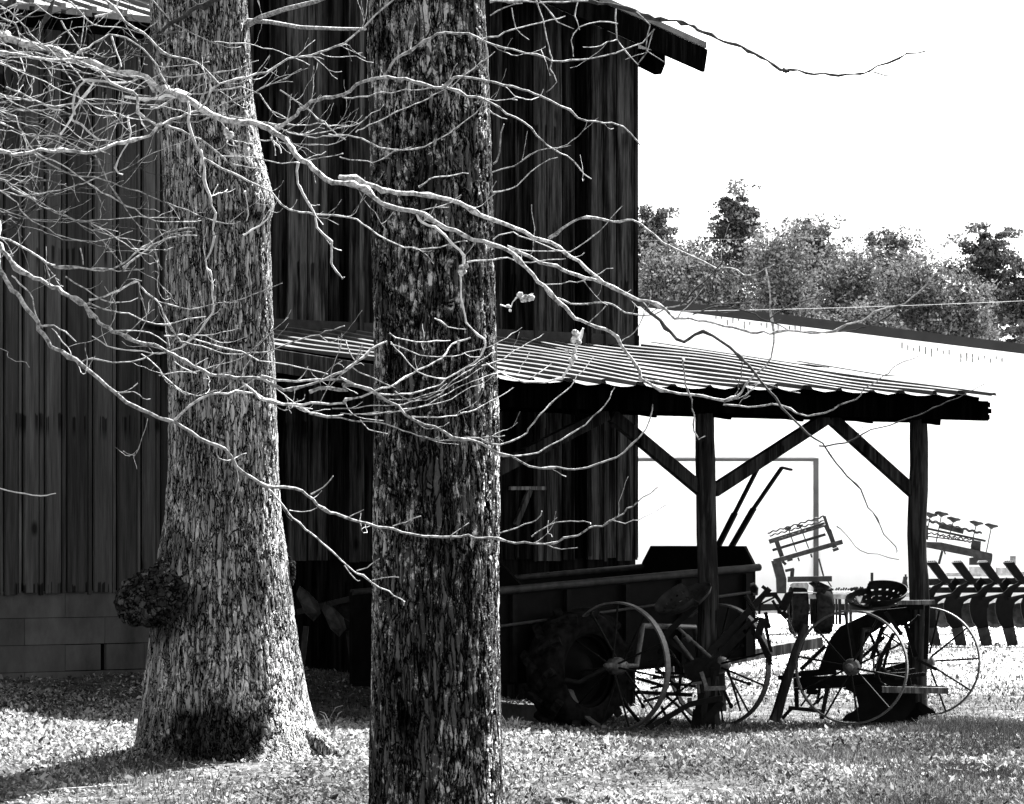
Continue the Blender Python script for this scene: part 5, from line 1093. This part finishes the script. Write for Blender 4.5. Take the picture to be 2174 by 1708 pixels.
    for (a, b, c, d, dz) in ((300, 190, 880, 330, -.2), (300, 205, 880, 340, .2), (455, 355, 790, 425, -.1), (340, 330, 800, 400, .3)):
        pa, pb = P2(a, b), P2(c, d); pts = [at(pa[0] + (pb[0] - pa[0]) * k / 40, pa[1] + (pb[1] - pa[1]) * k / 40 + 1.6 * math.sin(k * 1.25), Z + dz + .02 * math.cos(k * 1.25)) for k in range(41)]
        m.tube(pts, .012, 5)
    m.build('twisted_bar', M['steel'], root)
    m = MB(); plate(m, [P2(*q) for q in ((788, 400), (875, 415), (868, 510), (775, 490))], Z, .05); plate(m, [P2(*q) for q in ((300, 250), (350, 260), (350, 400), (300, 390))], Z, .05); m.each('end_plate', M['steel'], root)
    m = MB(); plate(m, [P2(*q) for q in ((280, 420), (340, 420), (480, 425), (985, 535), (985, 575), (900, 590), (330, 475), (280, 465))], Z - .05, .18, .6); C(m, 510, 510, 520, 545, 14); m.build('wing_beam', M['steel'], root)
    for (a, b, c, d) in ((370, 175, 340, 310), (480, 165, 430, 420), (600, 220, 550, 400), (825, 258, 775, 470), (975, 285, 925, 530)):
        m = MB(); C(m, a, b, c, d, 10, -.15); u = P2(a, b); m.lathe(at(u[0], u[1], Z - .15), (-.15, 0, -1), [(.01, .02), (-.01, .045), (-.03, .10), (-.05, .11), (-.075, .05), (-.08, .001)], 14); m.build('depth_rod', M['steel'], root)
    m = MB(); plate(m, [P2(*q) for q in ((765, 580), (990, 545), (985, 600), (970, 650), (765, 650))], Z, .15); C(m, 490, 510, 455, 640, 24, .1); m.build('wing_arm', M['steel'], root)
    m = MB(); C(m, 765, 715, 960, 715, 95, .2, .25, 1.2); C(m, 1030, 715, 1180, 715, 80, .2, .25, 1.2); C(m, 530, 745, 1300, 735, 34, .3, .2, .8); C(m, 1190, 560, 1190, 640, 54, .1); m.build('cylinder', M['paleSteel'], root)
make_field_cultivator()

# --- chisel plow with curved shanks
def make_chisel():
    Z = 60.6; root = thing('chisel_plow', (at(2100, 0, Z).x, Z, 0), 'heavy chisel plow with a row of curved black shanks at the right edge', 'farm implement')
    P = lambda x, y: (1895.7 + .2139 * x, 1061 + .2139 * y)
    m = MB(); a, b = P(250, 900), P(2300, 890); bx(m, a[0], a[1], b[0], b[1], 12, Z + .5, dep=.15); a, b = P(250, 820), P(2300, 800); bx(m, a[0], a[1], b[0], b[1], 14, Z + .8, dep=.15); m.build('toolbar', M['steel'], root)
    for k in range(8):
        o = k * 255 + 0
        dz = .06 * k
        m = MB(); plate(m, [P(x + o, y) for x, y in ((335, 628), (430, 612), (575, 815), (560, 850), (500, 815), (470, 800))], Z + .0 + dz, .16)
        sb = m.build('spring_housing', M['black'], root)
        m = MB(); plate(m, [P(x + o, y) for x, y in ((335, 626), (350, 606), (420, 604), (430, 612), (428, 622))], Z - .012 + dz, .17, .9); m.build('cap', M['paleSteel'], sb)
        m = MB()
        for q in range(4): u = P(354 + o + 20 * q, 612); m.box(at(u[0], u[1], Z - .016 + dz), (.012, .01, .012))
        m.build('bolt', M['black'], sb)
        m = MB(); sh = [(500, 800), (470, 830), (400, 860), (330, 930), (275, 975), (250, 1040), (255, 1120), (285, 1220), (340, 1290), (380, 1440), (470, 1440), (440, 1270), (425, 1180), (425, 1090), (450, 1020), (500, 985), (590, 960), (600, 940), (560, 940), (480, 955), (420, 975), (410, 960), (440, 900), (500, 850), (530, 830)]
        plate(m, [P(x + o, y) for x, y in sh], Z + .04 + dz, .07); m.build('shank', M['black'], root)
        m = MB(); plate(m, [P(x + o, y) for x, y in ((325, 1285), (440, 1265), (480, 1440), (472, 1448), (370, 1450))], Z + .0 + dz, .03); m.build('chisel_point', M['steel'], root)
        u = P(500 + o, 1150); m = MB(); m.lathe(at(u[0], u[1], Z + .55 + dz), (.45, .9, 0), [(-.015, .001), (-.012, .10), (0, .17), (.012, .10), (.015, .001)], 26, 1.); m.build('coulter_disc', M['steel'], root)
        m = MB(); a, b = P(380 + o, 985), P(585 + o, 940); bx(m, a[0], a[1], b[0], b[1], 5, Z - .0 + dz, dep=.08, tone=.9); a, b = P(560 + o, 830), P(600 + o, 900); bx(m, a[0], a[1], b[0], b[1], 10, Z + .2 + dz)
        a, b = P(590 + o, 800), P(640 + o, 850); bx(m, a[0], a[1], b[0], b[1], 16, Z + .3 + dz); m.build('clamp', M['black'], root)
make_chisel()

# --- old plow in the dark between the trunks, scrap and small things
def make_dark_plow():
    Z = 35.2; root = thing('walking_plow', (at(700, 0, Z).x, Z, gzf(at(700, 0, Z).x, Z)), 'old dull plow with curved blades in the dark shed between the two trunks', 'farm implement')
    m = MB(); bx(m, 630, 1300, 790, 1260, 12, Z, dep=.08); bx(m, 700, 1300, 780, 1350, 10, Z, dep=.06); m.build('beam', M['steel'], root)
    for (x, y) in ((636, 1262), (690, 1295)):
        m = MB(); o = [(0, -18), (20, -4), (40, 16), (46, 40), (30, 58), (12, 40), (2, 16), (-6, 0)]; vs = [at(x + a, y + b, Z - .2) + Vector((0, -.12 * math.sin((b + 20) / 80 * 3.1), 0)) for a, b in o]; m.prism(vs, (0, .02, 0), .9); m.build('mouldboard', M['paleSteel' if False else 'steel'], root)
    m = MB(); m.lathe(at(745, 1300, Z + .1), (.4, -.9, 0), [(-.01, .001), (-.01, .09), (0, .12), (.01, .09), (.01, .001)], 24, 1.); m.build('coulter_disc', M['steel'], root)
    m = MB(); bx(m, 650, 1330, 640, 1420, 12, Z, dep=.05); bx(m, 740, 1340, 750, 1420, 12, Z, dep=.05); m.build('standard', M['steel'], root)
make_dark_plow()
def small():
    m = MB(); c = at(1110, 1470, 35.2); p = [at(1068, 1462, 35.3), at(1148, 1463, 35.6), at(1150, 1478, 35.1), at(1066, 1490, 34.6)]
    g = gzf(c.x, c.y)
    m.hexa([Vector((q.x, q.y, g - .01)) for q in p], [Vector((q.x, q.y, g + .06 + .03 * i)) for i, q in enumerate(p)], 1.); tag(m.build('sheet_metal', M['steel'], None, origin=(c.x, c.y, g)), 'grey scrap of sheet metal lying by the lug tyre', 'scrap metal')
    for i, (x, y, x2, y2, r, lab) in enumerate(((1180, 1662, 1232, 1668, .022, 'short dark stick lying on bright leaves right of the middle trunk'), (60, 1622, 125, 1612, .016, 'dark fallen stick on the leaves left of the burl tree'), (10, 1655, 280, 1648, .006, 'long thin fallen twig in front of the burl tree'), (2060, 1585, 2110, 1605, .008, 'thin fallen twig on the grass at far right'))):
        def gp(xx, yy):
            Z = (EYE - .1) * F / (yy - HZ); q = at(xx, yy, Z); q.z = gzf(q.x, q.y) + r * .8; return q
        a, b = gp(x, y), gp(x2, y2); m = MB(); m.tube([a, a.lerp(b, .4) + Vector((.01, 0, .015)), b], [r, r * .9, r * .6], 7); tag(m.build('stick', M['limbdark'] if r > .01 else M['limb'], None, origin=a), lab, 'stick', 'fallen sticks on the ground')
    tufts = ((470, 1640, 9, .22, 'arching pale grass tuft just in front of the burl tree'), (345, 1560, 6, .2, 'thin pale grass stalks at the left foot of the burl tree'), (1085, 1545, 12, .18, 'grass tuft beside the middle trunk at the shadow edge'), (1370, 1535, 14, .15, 'grass tuft under the nearer left spoked wheel'), (690, 1560, 8, .2, 'pale grass stalks between the two big trunks'), (1560, 1540, 8, .14, 'grass tuft beside the rear wheel of the cultivator'), (1955, 1530, 9, .16, 'grass tuft at the foot of the right post'))
    for i, (x, y, n, h, lab) in enumerate(tufts):
        Z = (EYE - .15) * F / (y - HZ) if x < 1200 else EYE * F / (y - HZ); b = at(x, y, Z); b.z = gzf(b.x, b.y); r = random.Random(i + 40); m = MB()
        for k in range(n):
            az = r.uniform(0, 6.28); hh = h * r.uniform(.5, 1.2); d = Vector((math.cos(az), math.sin(az), 0)); o = b + Vector((r.uniform(-.06, .06), r.uniform(-.05, .05), -.01))
            m.tube([o, o + d * hh * .12 + UP * hh * .6, o + d * hh * .3 + UP * hh * .88, o + d * hh * .55 + UP * hh * .95], [.0022, .002, .0014, .0008], 4, .9, cap=False)
        tag(m.build('grass_tuft', M['grass'], None, origin=b), lab, 'grass tuft', 'grass tufts in the yard')
small()
